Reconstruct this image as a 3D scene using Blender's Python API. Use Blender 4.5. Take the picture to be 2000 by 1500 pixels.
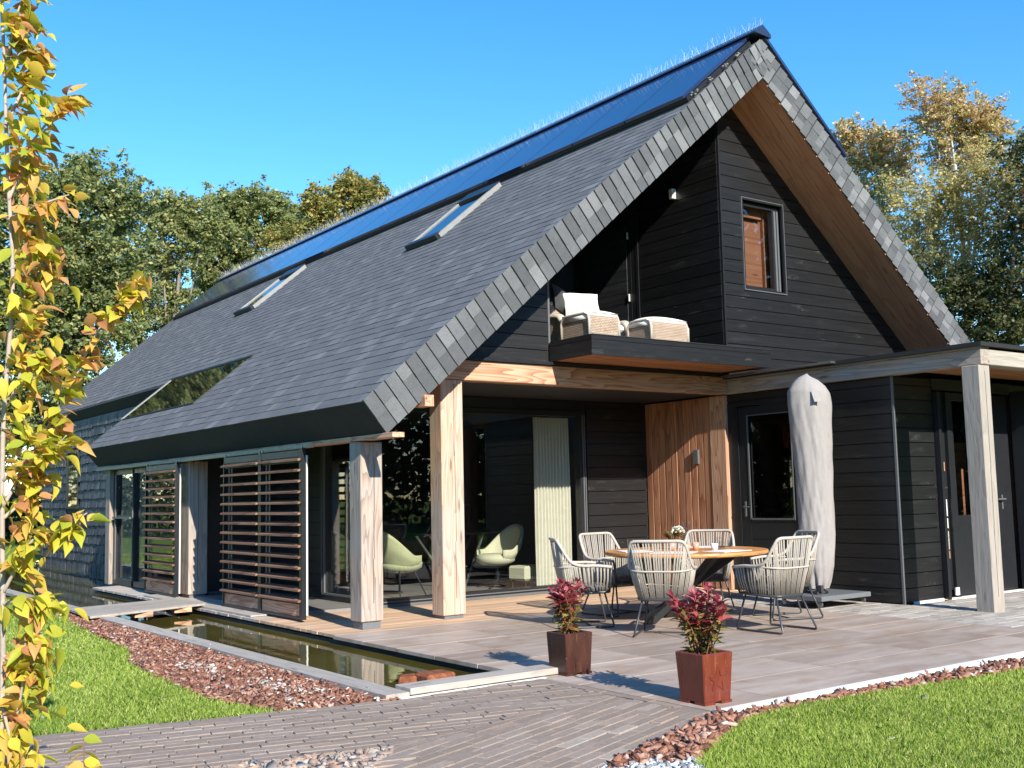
import bpy, bmesh, math, random
import numpy as np
from mathutils import Vector, Matrix, Euler

# ------------------------------------------------------------------ scene, camera, light
sc = bpy.context.scene
for o in list(bpy.data.objects):
    bpy.data.objects.remove(o)
COL = sc.collection
random.seed(11)
rng = np.random.default_rng(11)

# camera (a person standing on the lawn, house seen in three-quarter view)
YAW, PIT, ROL = -0.629482414, 0.102579232, -0.0220259334
cam = bpy.data.cameras.new('camera')
cam.sensor_width = 36.0
cam.lens = 36.0 * 2129.15 / 2000.0
cam.clip_start = 0.05
cam.clip_end = 2000.0
co = bpy.data.objects.new('camera', cam)
COL.objects.link(co)
_F = Vector((-math.sin(YAW) * math.cos(PIT), math.cos(YAW) * math.cos(PIT), math.sin(PIT)))
_r = Vector((math.cos(YAW), math.sin(YAW), 0))
_u = _r.cross(_F)
_c, _s = math.cos(ROL), math.sin(ROL)
R_ = _c * _r + _s * _u
U_ = -_s * _r + _c * _u
co.matrix_world = Matrix(((R_.x, U_.x, -_F.x, 0.0), (R_.y, U_.y, -_F.y, 0.0), (R_.z, U_.z, -_F.z, 1.45), (0, 0, 0, 1)))
sc.camera = co

# sky + sun: sun stands high behind the camera's right shoulder
SUN = Vector((-0.16, -1.0, 0.56)).normalized()
world = bpy.data.worlds.new('World')
sc.world = world
world.use_nodes = True
wn = world.node_tree
wn.nodes.clear()
wo = wn.nodes.new('ShaderNodeOutputWorld')
bg = wn.nodes.new('ShaderNodeBackground')
sky = wn.nodes.new('ShaderNodeTexSky')
sky.sky_type = 'NISHITA'
sky.sun_disc = False
sky.sun_elevation = math.asin(SUN.z)
sky.sun_rotation = math.atan2(SUN.x, SUN.y)
sky.air_density = 1.0
sky.dust_density = 0.0
sky.ozone_density = 3.0
bg.inputs['Strength'].default_value = 0.137
hs = wn.nodes.new('ShaderNodeHueSaturation')
hs.inputs['Saturation'].default_value = 1.32
hs.inputs['Hue'].default_value = 0.50
wn.links.new(sky.outputs[0], hs.inputs['Color'])
wn.links.new(hs.outputs[0], bg.inputs[0])
wn.links.new(bg.outputs[0], wo.inputs[0])
sl = bpy.data.lights.new('sun', 'SUN')
sl.energy = 4.3
sl.angle = math.radians(0.5)
sl.color = (1.0, 0.93, 0.81)
so = bpy.data.objects.new('sun', sl)
COL.objects.link(so)
so.rotation_euler = (-SUN).to_track_quat('-Z', 'Y').to_euler()
sc.view_settings.view_transform = 'Standard'
sc.view_settings.look = 'None'
sc.view_settings.exposure = 1.05
sc.view_settings.gamma = 1.0
sc.view_settings.use_curve_mapping = False
sc.cycles.max_bounces = 8
sc.cycles.transparent_max_bounces = 12
sc.cycles.caustics_reflective = False
sc.cycles.caustics_refractive = False

# ------------------------------------------------------------------ materials
MATS = {}


class NT:
    """small helper round a node tree"""
    def __init__(self, name):
        m = bpy.data.materials.new(name)
        m.use_nodes = True
        self.m = m
        self.t = m.node_tree
        self.t.nodes.clear()
        self.out = self.n('OutputMaterial')
        MATS[name] = m

    def n(self, kind, ins=None, **kw):
        nd = self.t.nodes.new('ShaderNode' + kind)
        for k, v in kw.items():
            setattr(nd, k, v)
        for k, v in (ins or {}).items():
            if hasattr(v, 'is_output'):
                self.t.links.new(v, nd.inputs[k])
            else:
                nd.inputs[k].default_value = v
        return nd

    def math(self, op, a, b=0.0, c=None, clamp=False):
        nd = self.n('Math', {0: a, 1: b}, operation=op, use_clamp=clamp)
        if c is not None:
            if hasattr(c, 'is_output'):
                self.t.links.new(c, nd.inputs[2])
            else:
                nd.inputs[2].default_value = c
        return nd.outputs[0]

    def ramp(self, fac, stops, interp='LINEAR'):
        nd = self.n('ValToRGB', {0: fac})
        cr = nd.color_ramp
        cr.interpolation = interp
        while len(cr.elements) > 1:
            cr.elements.remove(cr.elements[-1])
        cr.elements[0].position = stops[0][0]
        cr.elements[0].color = (*stops[0][1], 1)
        for p, c in stops[1:]:
            e = cr.elements.new(p)
            e.color = (*c, 1)
        return nd.outputs[0]

    def mix(self, fac, a, b, blend='MIX'):
        nd = self.n('Mix', data_type='RGBA', blend_type=blend)
        for sock, v in ((nd.inputs[0], fac), (nd.inputs[6], a), (nd.inputs[7], b)):
            if hasattr(v, 'is_output'):
                self.t.links.new(v, sock)
            elif isinstance(v, tuple):
                sock.default_value = (*v, 1) if len(v) == 3 else v
            else:
                sock.default_value = v
        return nd.outputs[2]

    def rnd(self):
        a = self.n('ObjectInfo').outputs['Random']
        b = self.n('Attribute', attribute_name='tone').outputs['Fac']
        return self.math('FRACT', self.math('ADD', a, b))

    def coords(self, scale=(1, 1, 1), rot=(0, 0, 0), rnd=None, src='Object'):
        v = self.n('TexCoord').outputs[src]
        if rnd is not None:
            off = self.n('CombineXYZ', {0: self.math('MULTIPLY', rnd, 37.0), 1: self.math('MULTIPLY', rnd, 91.0), 2: self.math('MULTIPLY', rnd, 53.0)}).outputs[0]
            v = self.n('VectorMath', {0: v, 1: off}, operation='ADD').outputs[0]
        if any(rot):
            v = self.n('Mapping', {'Vector': v, 'Rotation': rot}).outputs[0]
        return self.n('Mapping', {'Vector': v, 'Scale': scale}).outputs[0]

    def noise(self, vec, scale=5.0, detail=4.0, rough=0.55, dist=0.0):
        return self.n('TexNoise', {'Vector': vec, 'Scale': scale, 'Detail': detail, 'Roughness': rough, 'Distortion': dist}).outputs[0]

    def bump(self, h, strength=0.3, dist=0.01):
        return self.n('Bump', {'Height': h, 'Strength': strength, 'Distance': dist}).outputs[0]

    def pbr(self, col, rough=0.6, metal=0.0, normal=None, spec=0.5, **kw):
        b = self.n('BsdfPrincipled', {'Roughness': rough, 'Metallic': metal, 'Specular IOR Level': spec})
        if hasattr(col, 'is_output'):
            self.t.links.new(col, b.inputs['Base Color'])
        else:
            b.inputs['Base Color'].default_value = (*col, 1)
        if normal is not None:
            self.t.links.new(normal, b.inputs['Normal'])
        for k, v in kw.items():
            b.inputs[k].default_value = v
        self.t.links.new(b.outputs[0], self.out.inputs[0])
        return b


AXR = {'x': (0, 0, 0), 'y': (0, 0, math.pi / 2), 'z': (0, math.pi / 2, 0), 'sl': (0, math.radians(40), 0), 'sr': (0, math.radians(-40), 0)}


def wood(name, dark, light, axis, grain=1.0, rough=0.65, grey=None, rings=9.0, bump=0.35, knots=True, spread=0.25, ringw=0.45):
    q = NT(name)
    r = q.rnd()
    v = q.coords(rnd=r, rot=AXR[axis], scale=(0.32, 3.2, 3.2))
    big = q.noise(v, 1.5 * grain, 2.0, 0.5, 0.35)
    ring = q.math('FRACT', q.math('MULTIPLY', big, rings))
    ring = q.math('POWER', ring, 2.2)
    v2 = q.coords(rnd=r, rot=AXR[axis], scale=(0.9, 22, 22))
    fine = q.noise(v2, 2.2 * grain, 5.0, 0.6)
    f = q.math('ADD', q.math('MULTIPLY', ring, ringw), q.math('MULTIPLY', fine, 0.75), clamp=True)
    col = q.ramp(f, [(0.15, light), (0.85, dark)])
    if grey is not None:
        v3 = q.coords(rnd=r, scale=(0.9, 0.9, 0.9))
        g = q.ramp(q.noise(v3, 1.6, 3.0, 0.6), [(0.36, (0, 0, 0)), (0.62, (1, 1, 1))])
        col = q.mix(g, col, q.mix(f, grey, tuple(c * 0.55 for c in grey)))
    if knots:
        v4 = q.coords(rnd=r, rot=AXR[axis], scale=(1.1, 5.5, 5.5))
        vo = q.n('TexVoronoi', {'Vector': v4, 'Scale': 1.3, 'Randomness': 1.0}).outputs['Distance']
        k = q.ramp(vo, [(0.07, (1, 1, 1)), (0.16, (0, 0, 0))])
        col = q.mix(q.math('MULTIPLY', k, 0.75), col, tuple(c * 0.45 for c in dark))
    tone = q.math('ADD', q.math('MULTIPLY', r, spread), 1.0 - spread * 0.5)
    col = q.mix(1.0, col, q.n('CombineColor', {0: tone, 1: tone, 2: tone}).outputs[0], 'MULTIPLY')
    h = q.math('ADD', q.math('MULTIPLY', ring, -0.5), q.math('MULTIPLY', fine, -0.6))
    q.pbr(col, rough, normal=q.bump(h, bump, 0.004), spec=0.3)


LARCH_D, LARCH_L = (0.38, 0.18, 0.105), (0.70, 0.45, 0.30)
wood('larch_pale_z', (0.33, 0.20, 0.135), (0.66, 0.49, 0.365), 'z', rings=9, ringw=0.4, grey=(0.56, 0.47, 0.39), bump=0.5)
for ax in 'xyz':
    wood('weathered_' + ax, (0.20, 0.175, 0.15), (0.47, 0.425, 0.375), ax, rings=6, bump=0.6, ringw=0.18, grain=1.5)
    wood('larch_' + ax, LARCH_D, LARCH_L, ax, rings=11, ringw=0.6)
    wood('larch_grey_' + ax, (0.22, 0.155, 0.118), (0.52, 0.41, 0.325), ax, grey=(0.43, 0.385, 0.35), rings=10, bump=0.6)
    wood('deck_' + ax, (0.36, 0.215, 0.13), (0.66, 0.47, 0.32), ax, rings=6, knots=False, ringw=0.2)
    wood('deck_grey_' + ax, (0.32, 0.25, 0.20), (0.60, 0.52, 0.45), ax, grey=(0.50, 0.47, 0.44), rings=6, knots=False, ringw=0.2)
wood('cladding', (0.27, 0.105, 0.055), (0.52, 0.265, 0.15), 'z', rings=6, spread=0.35)
wood('soffit_r', (0.60, 0.225, 0.125), (0.80, 0.375, 0.235), 'sr', rings=5, spread=0.2)
wood('soffit_l', (0.60, 0.225, 0.125), (0.80, 0.375, 0.235), 'sl', rings=5, spread=0.2)
wood('soffit_x', (0.34, 0.13, 0.06), (0.58, 0.27, 0.135), 'x', rings=5, spread=0.2)
wood('tabletop', (0.36, 0.15, 0.05), (0.62, 0.31, 0.115), 'x', rings=5, knots=False, rough=0.4)
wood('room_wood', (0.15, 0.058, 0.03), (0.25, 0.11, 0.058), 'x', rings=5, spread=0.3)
wood('slat', (0.13, 0.06, 0.038), (0.34, 0.19, 0.12), 'y', rings=4, knots=False)


def charred(name, axis, base=0.0095):
    q = NT(name)
    r = q.rnd()
    v = q.coords(rnd=r, rot=AXR[axis], scale=(0.55, 8, 8))
    n1 = q.noise(v, 2.4, 6.0, 0.62, 0.5)
    v2 = q.coords(rnd=r, rot=AXR[axis], scale=(1.4, 34, 34))
    n2 = q.noise(v2, 2.0, 4.0, 0.6)
    col = q.ramp(n1, [(0.3, (base * 0.55, base * 0.58, base * 0.68)), (0.6, (base, base * 1.05, base * 1.22)), (0.85, (base * 2.6, base * 2.7, base * 2.8))])
    # pale knots and scratches where the char has rubbed away
    v3 = q.coords(rnd=r, rot=AXR[axis], scale=(2.0, 7.0, 7.0))
    v3n = q.n('TexNoise', {'Vector': v3, 'Scale': 1.7, 'Detail': 3.0}).outputs['Color']
    v3 = q.n('VectorMath', {0: v3, 1: q.n('VectorMath', {0: v3n, 'Scale': 1.1}, operation='SCALE').outputs[0]}, operation='ADD').outputs[0]
    vo = q.n('TexVoronoi', {'Vector': v3, 'Scale': 1.05, 'Randomness': 1.0}).outputs['Distance']
    near = q.ramp(vo, [(0.10, (1, 1, 1)), (0.34, (0, 0, 0))])
    ringy = q.math('SINE', q.math('MULTIPLY', vo, 62.0))
    k = q.math('MULTIPLY', near, q.math('MULTIPLY', q.math('MAXIMUM', ringy, 0.0), q.ramp(q.noise(v3, 3.0, 3.0), [(0.38, (0, 0, 0)), (0.58, (1, 1, 1))])))
    scr = q.ramp(q.noise(q.coords(rnd=r, rot=AXR[axis], scale=(3.0, 22, 22)), 1.6, 3.0, 0.7), [(0.69, (0, 0, 0)), (0.76, (1, 1, 1))])
    patch = q.ramp(q.noise(q.coords(rnd=r, scale=(0.9, 0.9, 0.9)), 1.3, 3.0, 0.6), [(0.42, (0, 0, 0)), (0.68, (1, 1, 1))])
    k = q.math('MULTIPLY', patch, q.math('MAXIMUM', q.math('MULTIPLY', k, 0.95), q.math('MULTIPLY', scr, 0.7), clamp=True))
    col = q.mix(k, col, (0.14, 0.132, 0.118))
    tone = q.math('ADD', q.math('MULTIPLY', r, 0.5), 0.75)
    col = q.mix(1.0, col, q.n('CombineColor', {0: tone, 1: tone, 2: tone}).outputs[0], 'MULTIPLY')
    q.pbr(col, 0.44, normal=q.bump(q.math('ADD', n1, q.math('MULTIPLY', n2, 0.5)), 0.6, 0.006), spec=0.6)


charred('char_x', 'x')
charred('char_y', 'y')
charred('char_z', 'z', 0.012)
charred('char_door_lit', 'y', 0.032)  # same charred boards, lightened: sky light on the door put into the colour


def shingle_mat(name, stops, speck=0.35, rough=0.85, scale=160.0):
    q = NT(name)
    r = q.rnd()
    col = q.ramp(r, stops)
    v = q.coords(src='Object', rnd=r)
    sp = q.noise(v, scale, 2.0, 0.7)
    t = q.math('ADD', q.math('MULTIPLY', sp, speck * 2.0), 1.0 - speck)
    big = q.noise(v, 6.0, 3.0, 0.6)
    t = q.math('MULTIPLY', t, q.math('ADD', q.math('MULTIPLY', big, 0.5), 0.75))
    col = q.mix(1.0, col, q.n('CombineColor', {0: t, 1: t, 2: t}).outputs[0], 'MULTIPLY')
    q.pbr(col, rough, normal=q.bump(sp, 0.5, 0.004), spec=0.35)


shingle_mat('shingle', [(0.0, (0.102, 0.104, 0.110)), (0.6, (0.112, 0.114, 0.121)), (0.88, (0.130, 0.132, 0.139)), (1.0, (0.158, 0.161, 0.168))])
shingle_mat('verge_shingle', [(0.0, (0.072, 0.077, 0.083)), (0.5, (0.10, 0.106, 0.112)), (0.85, (0.14, 0.146, 0.152)), (1.0, (0.20, 0.206, 0.211))], speck=0.6, scale=90.0)
shingle_mat('dark_slab', [(0.0, (0.018, 0.019, 0.023)), (1.0, (0.032, 0.034, 0.04))], scale=60)


def shake_mat():
    q = NT('shake')
    r = q.rnd()
    v = q.coords(rnd=r, scale=(6, 26, 1.2))
    n = q.noise(v, 2.0, 5.0, 0.6)
    col = q.ramp(q.math('ADD', q.math('MULTIPLY', n, 0.6), q.math('MULTIPLY', r, 0.4)), [(0.2, (0.020, 0.022, 0.026)), (0.6, (0.060, 0.064, 0.072)), (0.9, (0.14, 0.145, 0.155))])
    q.pbr(col, 0.6, normal=q.bump(n, 0.6, 0.006), spec=0.4)


shake_mat()


def plain(name, col, rough=0.5, metal=0.0, spec=0.5, var=0.12, scale=8.0, bump=0.0, **kw):
    q = NT(name)
    v = q.coords()
    n = q.noise(v, scale, 5.0, 0.6)
    t = q.math('ADD', q.math('MULTIPLY', n, var * 2), 1.0 - var)
    c = q.mix(1.0, col, q.n('CombineColor', {0: t, 1: t, 2: t}).outputs[0], 'MULTIPLY')
    q.pbr(c, q.math('ADD', q.math('MULTIPLY', n, 0.2), rough - 0.1, clamp=True), metal, normal=q.bump(n, bump, 0.004) if bump else None, spec=spec, **kw)


plain('black_metal', (0.012, 0.013, 0.016), 0.4)
plain('frame_black', (0.014, 0.015, 0.018), 0.38)
plain('trim_grey', (0.11, 0.115, 0.12), 0.45)
plain('leg_metal', (0.055, 0.06, 0.065), 0.4, 0.3)
plain('steel', (0.30, 0.31, 0.32), 0.35, 0.9)
plain('alu', (0.27, 0.27, 0.26), 0.45, 0.2)
plain('roofing', (0.014, 0.015, 0.018), 0.7)
plain('ridge_metal', (0.020, 0.028, 0.06), 0.22, 0.0, 1.0, var=0.1)
plain('rope', (0.36, 0.325, 0.275), 0.8, var=0.3, scale=60.0)
plain('rail', (0.43, 0.39, 0.335), 0.7, var=0.2, scale=50.0)
plain('seat_cushion', (0.11, 0.105, 0.10), 0.9, bump=0.3, scale=40.0)
plain('felt', (0.40, 0.42, 0.24), 0.95, bump=0.3, scale=50.0, spec=0.2)
plain('felt_pale', (0.50, 0.49, 0.34), 0.95, bump=0.3, scale=50.0, spec=0.2)
plain('white_cloth', (0.82, 0.80, 0.76), 0.9, bump=0.3, scale=14.0, spec=0.2)
plain('charcoal_cloth', (0.035, 0.036, 0.04), 0.95, bump=0.3, scale=20.0)
plain('curtain_cloth', (0.64, 0.62, 0.51), 0.9, spec=0.2)
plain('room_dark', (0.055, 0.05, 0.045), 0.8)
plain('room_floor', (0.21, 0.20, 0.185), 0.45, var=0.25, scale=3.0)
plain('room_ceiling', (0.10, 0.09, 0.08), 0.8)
plain('kerb', (0.72, 0.71, 0.67), 0.8, var=0.25, scale=12.0, bump=0.3)
plain('liner', (0.010, 0.010, 0.010), 0.6)
plain('pond_floor', (0.030, 0.026, 0.008), 0.9, var=0.4)
plain('rail_timber', (0.55, 0.43, 0.29), 0.7, var=0.25, scale=14.0)
plain('slab_granite', (0.13, 0.14, 0.15), 0.6, var=0.35, scale=60.0)
plain('lamp_white', (0.72, 0.72, 0.68), 0.5)
plain('white_ceramic', (0.80, 0.79, 0.77), 0.25)
plain('peach_glass', (0.68, 0.32, 0.22), 0.15, var=0.35, scale=20)
plain('pot_zinc', (0.10, 0.11, 0.115), 0.45, 0.2)
plain('linen', (0.70, 0.68, 0.65), 0.9)
plain('petal', (0.78, 0.80, 0.70), 0.8)
plain('sticker_blue', (0.05, 0.13, 0.52), 0.5)
plain('sticker_white', (0.75, 0.77, 0.80), 0.5)
plain('paper_photo', (0.45, 0.40, 0.36), 0.5, var=0.8, scale=40.0)
plain('lamp_shade', (0.62, 0.60, 0.46), 0.8, var=0.5, scale=40.0)
plain('soil', (0.030, 0.020, 0.014), 0.95, var=0.5, scale=30.0, bump=0.8)
plain('spike', (0.50, 0.50, 0.51), 0.25)


def glazed(name, c1, c2):
    q = NT(name)
    v = q.coords(scale=(5, 5, 1.4))
    n = q.noise(v, 3.0, 6.0, 0.65)
    col = q.ramp(n, [(0.3, c1), (0.7, c2)])
    sp = q.n('TexVoronoi', {'Vector': q.coords(), 'Scale': 26.0}).outputs['Distance']
    col = q.mix(q.ramp(sp, [(0.045, (1, 1, 1)), (0.07, (0, 0, 0))]), col, (0.45, 0.28, 0.24))
    drip = q.noise(q.coords(scale=(30, 30, 2.5)), 2.0, 3.0, 0.6)
    col = q.mix(q.ramp(drip, [(0.60, (0, 0, 0)), (0.75, (0.5, 0.5, 0.5))]), col, tuple(min(1, c * 2.2 + 0.02) for c in c2))
    q.pbr(col, q.math('ADD', q.math('MULTIPLY', n, 0.3), 0.15), normal=q.bump(n, 0.15, 0.004), spec=0.5)


glazed('glaze_brown', (0.030, 0.012, 0.009), (0.075, 0.026, 0.016))
glazed('glaze_red', (0.115, 0.022, 0.013), (0.175, 0.040, 0.024))


def rust():
    q = NT('rust')
    n = q.noise(q.coords(), 14.0, 6.0, 0.7)
    q.pbr(q.ramp(n, [(0.3, (0.07, 0.018, 0.010)), (0.55, (0.24, 0.07, 0.025)), (0.8, (0.40, 0.16, 0.06))]), 0.85, normal=q.bump(n, 0.8, 0.01))


rust()


def glass(name, tint=(0.94, 0.95, 0.95), ior=1.5):
    q = NT(name)
    tr = q.n('BsdfTransparent', {'Color': (*tint, 1)})
    gl = q.n('BsdfGlossy', {'Color': (1, 1, 1, 1), 'Roughness': 0.004})
    bf = q.n('NewGeometry').outputs['Backfacing']
    fr = q.n('Fresnel', {'IOR': q.math('ADD', q.math('MULTIPLY', bf, 1.0 / ior - ior), ior)})
    w = q.noise(q.coords(), 0.9, 1.0)
    q.t.links.new(q.bump(w, 0.03, 0.02), gl.inputs['Normal'])
    mx = q.n('MixShader', {0: fr.outputs[0], 1: tr.outputs[0], 2: gl.outputs[0]})
    q.t.links.new(mx.outputs[0], q.out.inputs[0])


glass('glass')
glass('glass_dark', (0.40, 0.42, 0.44), 2.1)
glass('tumbler_glass', (0.96, 0.97, 0.97), 1.28)


def roof_glass():
    q = NT('roof_glass')
    b = q.pbr((0.006, 0.008, 0.008), 0.03, spec=1.0)
    b.inputs['IOR'].default_value = 2.2
    w = q.noise(q.coords(), 1.7, 2.0)
    q.t.links.new(q.bump(w, 0.05, 0.02), b.inputs['Normal'])


roof_glass()


def solar():
    q = NT('solar_glass')
    n = q.noise(q.coords(), 0.6, 2.0)
    b = q.pbr(q.ramp(n, [(0.3, (0.012, 0.021, 0.066)), (0.7, (0.016, 0.027, 0.085))]), 0.13, spec=0.7)
    b.inputs['IOR'].default_value = 1.9


solar()


def water():
    q = NT('water')
    v = q.coords(scale=(1.0, 0.5, 1.0))
    n = q.noise(v, 7.0, 3.0, 0.55, 0.4)
    big = q.noise(q.coords(), 0.8, 2.0)
    col = q.ramp(big, [(0.3, (0.060, 0.048, 0.012)), (0.7, (0.105, 0.090, 0.020))])
    b = q.pbr(col, 0.015, normal=q.bump(n, 0.045, 0.02), spec=0.9)
    b.inputs['IOR'].default_value = 1.6


water()


def tile_mat():
    q = NT('tile')
    r = q.rnd()
    v = q.coords(rnd=r, scale=(0.7, 2.6, 1))
    n = q.noise(v, 1.3, 6.0, 0.62, 0.9)
    v2 = q.coords(rnd=r, scale=(1.0, 1.6, 1))
    b = q.noise(v2, 2.2, 4.0, 0.6, 0.5)
    col = q.ramp(n, [(0.25, (0.26, 0.198, 0.155)), (0.5, (0.372, 0.30, 0.25)), (0.75, (0.465, 0.40, 0.35))])
    col = q.mix(q.ramp(b, [(0.5, (0, 0, 0)), (0.72, (0.65, 0.65, 0.65))]), col, (0.285, 0.185, 0.12))
    t = q.math('ADD', q.math('MULTIPLY', r, 0.3), 0.85)
    col = q.mix(1.0, col, q.n('CombineColor', {0: t, 1: t, 2: t}).outputs[0], 'MULTIPLY')
    q.pbr(col, 0.55, normal=q.bump(n, 0.12, 0.003), spec=0.35)


tile_mat()


def piece_mat(name, stops, rough=0.85, scale=30.0, amt=0.35, bump=0.4, spec=0.3):
    q = NT(name)
    r = q.rnd()
    col = q.ramp(r, stops)
    n = q.noise(q.coords(rnd=r), scale, 5.0, 0.65)
    t = q.math('ADD', q.math('MULTIPLY', n, amt * 2), 1.0 - amt)
    col = q.mix(1.0, col, q.n('CombineColor', {0: t, 1: t, 2: t}).outputs[0], 'MULTIPLY')
    q.pbr(col, rough, normal=q.bump(n, bump, 0.005), spec=spec)


piece_mat('clinker', [(0.0, (0.232, 0.180, 0.144)), (0.5, (0.258, 0.204, 0.166)), (0.9, (0.285, 0.230, 0.190)), (0.96, (0.30, 0.225, 0.175)), (1.0, (0.345, 0.295, 0.245))])
piece_mat('paver', [(0.0, (0.30, 0.27, 0.235)), (1.0, (0.46, 0.42, 0.375))])
piece_mat('bark', [(0.0, (0.11, 0.048, 0.032)), (0.45, (0.235, 0.105, 0.068)), (0.8, (0.34, 0.175, 0.12)), (0.95, (0.40, 0.25, 0.19)), (1.0, (0.48, 0.38, 0.32))], scale=40)
piece_mat('pale_litter', [(0.0, (0.30, 0.26, 0.22)), (1.0, (0.60, 0.56, 0.51))])
piece_mat('gravel', [(0.0, (0.20, 0.21, 0.22)), (0.7, (0.46, 0.48, 0.49)), (1.0, (0.70, 0.71, 0.71))])
piece_mat('rubble', [(0.0, (0.22, 0.185, 0.16)), (0.4, (0.36, 0.235, 0.175)), (0.7, (0.31, 0.27, 0.24)), (1.0, (0.46, 0.40, 0.33))])
plain('joint_sand', (0.66, 0.61, 0.54), 0.9, var=0.2, scale=30)
piece_mat('grit', [(0.0, (0.25, 0.215, 0.185)), (1.0, (0.29, 0.25, 0.22))], scale=80)
piece_mat('wicker_dark', [(0.0, (0.25, 0.17, 0.11)), (1.0, (0.30, 0.2, 0.13))])


def wicker():
    q = NT('wicker')
    v = q.coords(src='UV')
    w = q.n('TexBrick', {'Vector': v, 'Color1': (0.56, 0.44, 0.33, 1), 'Color2': (0.36, 0.25, 0.17, 1), 'Mortar': (0.06, 0.035, 0.02, 1), 'Scale': 1.0, 'Mortar Size': 0.0045, 'Brick Width': 0.045, 'Row Height': 0.022})
    n = q.noise(q.coords(), 40.0, 3.0)
    col = q.mix(0.25, w.outputs[0], q.ramp(n, [(0.3, (0.30, 0.2, 0.13)), (0.7, (0.66, 0.56, 0.45))]))
    q.pbr(col, 0.7, normal=q.bump(w.outputs[1], -0.8, 0.008))


wicker()


def cover_mat():
    q = NT('cover_cloth')
    v = q.coords(scale=(1.5, 1.5, 0.7))
    n = q.noise(v, 9.0, 5.0, 0.5, 1.6)
    f = q.noise(q.coords(), 18.0, 4.0, 0.6)
    vo = q.n('TexVoronoi', {'Vector': q.coords(scale=(1.0, 1.0, 0.45)), 'Scale': 7.0}, feature='DISTANCE_TO_EDGE').outputs[0]
    cr = q.noise(q.coords(scale=(3.0, 3.0, 1.1)), 4.0, 6.0, 0.5, 2.2)
    cr = q.math('ABSOLUTE', q.math('SUBTRACT', cr, 0.5))
    h = q.math('ADD', q.math('ADD', q.math('MULTIPLY', n, 0.6), q.math('MULTIPLY', f, 0.2)), q.math('MULTIPLY', cr, -3.0))
    q.pbr(q.ramp(n, [(0.3, (0.275, 0.255, 0.245)), (0.7, (0.31, 0.288, 0.275))]), 0.75, normal=q.bump(h, 0.16, 0.010), spec=0.3)


cover_mat()


def leafy(name, stops, trans=0.35, rough=0.5, spec=0.4):
    q = NT(name)
    r = q.rnd()
    col = q.ramp(r, stops)
    n = q.noise(q.coords(rnd=r), 9.0, 3.0)
    col = q.mix(q.math('MULTIPLY', n, 0.5), col, q.mix(1.0, col, (0.62, 0.55, 0.5), 'MULTIPLY'))
    b = q.n('BsdfPrincipled', {'Base Color': col, 'Roughness': rough, 'Specular IOR Level': spec})
    t = q.n('BsdfTranslucent', {'Color': col})
    mx = q.n('MixShader', {0: trans, 1: b.outputs[0], 2: t.outputs[0]})
    q.t.links.new(mx.outputs[0], q.out.inputs[0])


leafy('autumn_leaf', [(0.0, (0.36, 0.45, 0.050)), (0.24, (0.60, 0.58, 0.06)), (0.52, (0.80, 0.62, 0.085)), (0.74, (0.80, 0.49, 0.14)), (0.90, (0.70, 0.34, 0.15)), (1.0, (0.48, 0.22, 0.10))], 0.42, spec=0.3)
leafy('oak_leaf', [(0.0, (0.136, 0.183, 0.063)), (0.6, (0.281, 0.339, 0.124)), (0.9, (0.455, 0.470, 0.199)), (1.0, (0.600, 0.505, 0.199))], 0.42)
leafy('lime_leaf', [(0.0, (0.162, 0.196, 0.054)), (0.6, (0.324, 0.344, 0.101)), (0.9, (0.513, 0.446, 0.121)), (1.0, (0.648, 0.324, 0.121))], 0.42)
leafy('birch_leaf', [(0.0, (0.273, 0.282, 0.112)), (0.45, (0.491, 0.454, 0.173)), (0.75, (0.763, 0.618, 0.277)), (1.0, (0.800, 0.563, 0.277))], 0.42, rough=0.4)
leafy('birch_top_leaf', [(0.0, (0.499, 0.390, 0.187)), (0.5, (0.718, 0.499, 0.258)), (1.0, (0.780, 0.655, 0.406))], 0.42, rough=0.4)
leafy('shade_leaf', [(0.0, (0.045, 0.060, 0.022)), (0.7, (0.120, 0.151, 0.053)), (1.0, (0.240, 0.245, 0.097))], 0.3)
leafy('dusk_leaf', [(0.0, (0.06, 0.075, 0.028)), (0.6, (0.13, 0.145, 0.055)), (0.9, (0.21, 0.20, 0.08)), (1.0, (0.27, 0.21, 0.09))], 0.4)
leafy('grass_blade', [(0.0, (0.168, 0.284, 0.038)), (0.5, (0.304, 0.461, 0.061)), (0.85, (0.434, 0.581, 0.095)), (1.0, (0.682, 0.675, 0.278))], 0.4, spec=0.35)
leafy('red_leaf', [(0.0, (0.15, 0.014, 0.022)), (0.4, (0.32, 0.035, 0.05)), (0.75, (0.50, 0.11, 0.12)), (1.0, (0.62, 0.28, 0.25))], 0.3, rough=0.35)
leafy('green_leaf', [(0.0, (0.10, 0.13, 0.025)), (0.4, (0.24, 0.24, 0.05)), (0.7, (0.36, 0.24, 0.09)), (1.0, (0.38, 0.12, 0.06))], 0.3, rough=0.4)
plain('bark_grey', (0.20, 0.175, 0.15), 0.9, var=0.4, scale=12, bump=0.6)
plain('bark_dark', (0.075, 0.062, 0.048), 0.9, var=0.4, scale=6, bump=0.8)
plain('bark_pale', (0.50, 0.47, 0.42), 0.8, var=0.45, scale=7, bump=0.4)
plain('bark_stem', (0.36, 0.30, 0.255), 0.8, var=0.4, scale=30, bump=0.3)
plain('twig_red', (0.22, 0.10, 0.06), 0.8)


def lawn_mat():
    q = NT('lawn_ground')
    n = q.noise(q.coords(), 0.5, 4.0)
    f = q.noise(q.coords(), 30.0, 4.0)
    col = q.ramp(q.math('ADD', q.math('MULTIPLY', n, 0.6), q.math('MULTIPLY', f, 0.4)), [(0.3, (0.12, 0.19, 0.030)), (0.7, (0.20, 0.29, 0.050))])
    q.pbr(col, 0.9, normal=q.bump(f, 0.8, 0.03), spec=0.1)


lawn_mat()

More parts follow.
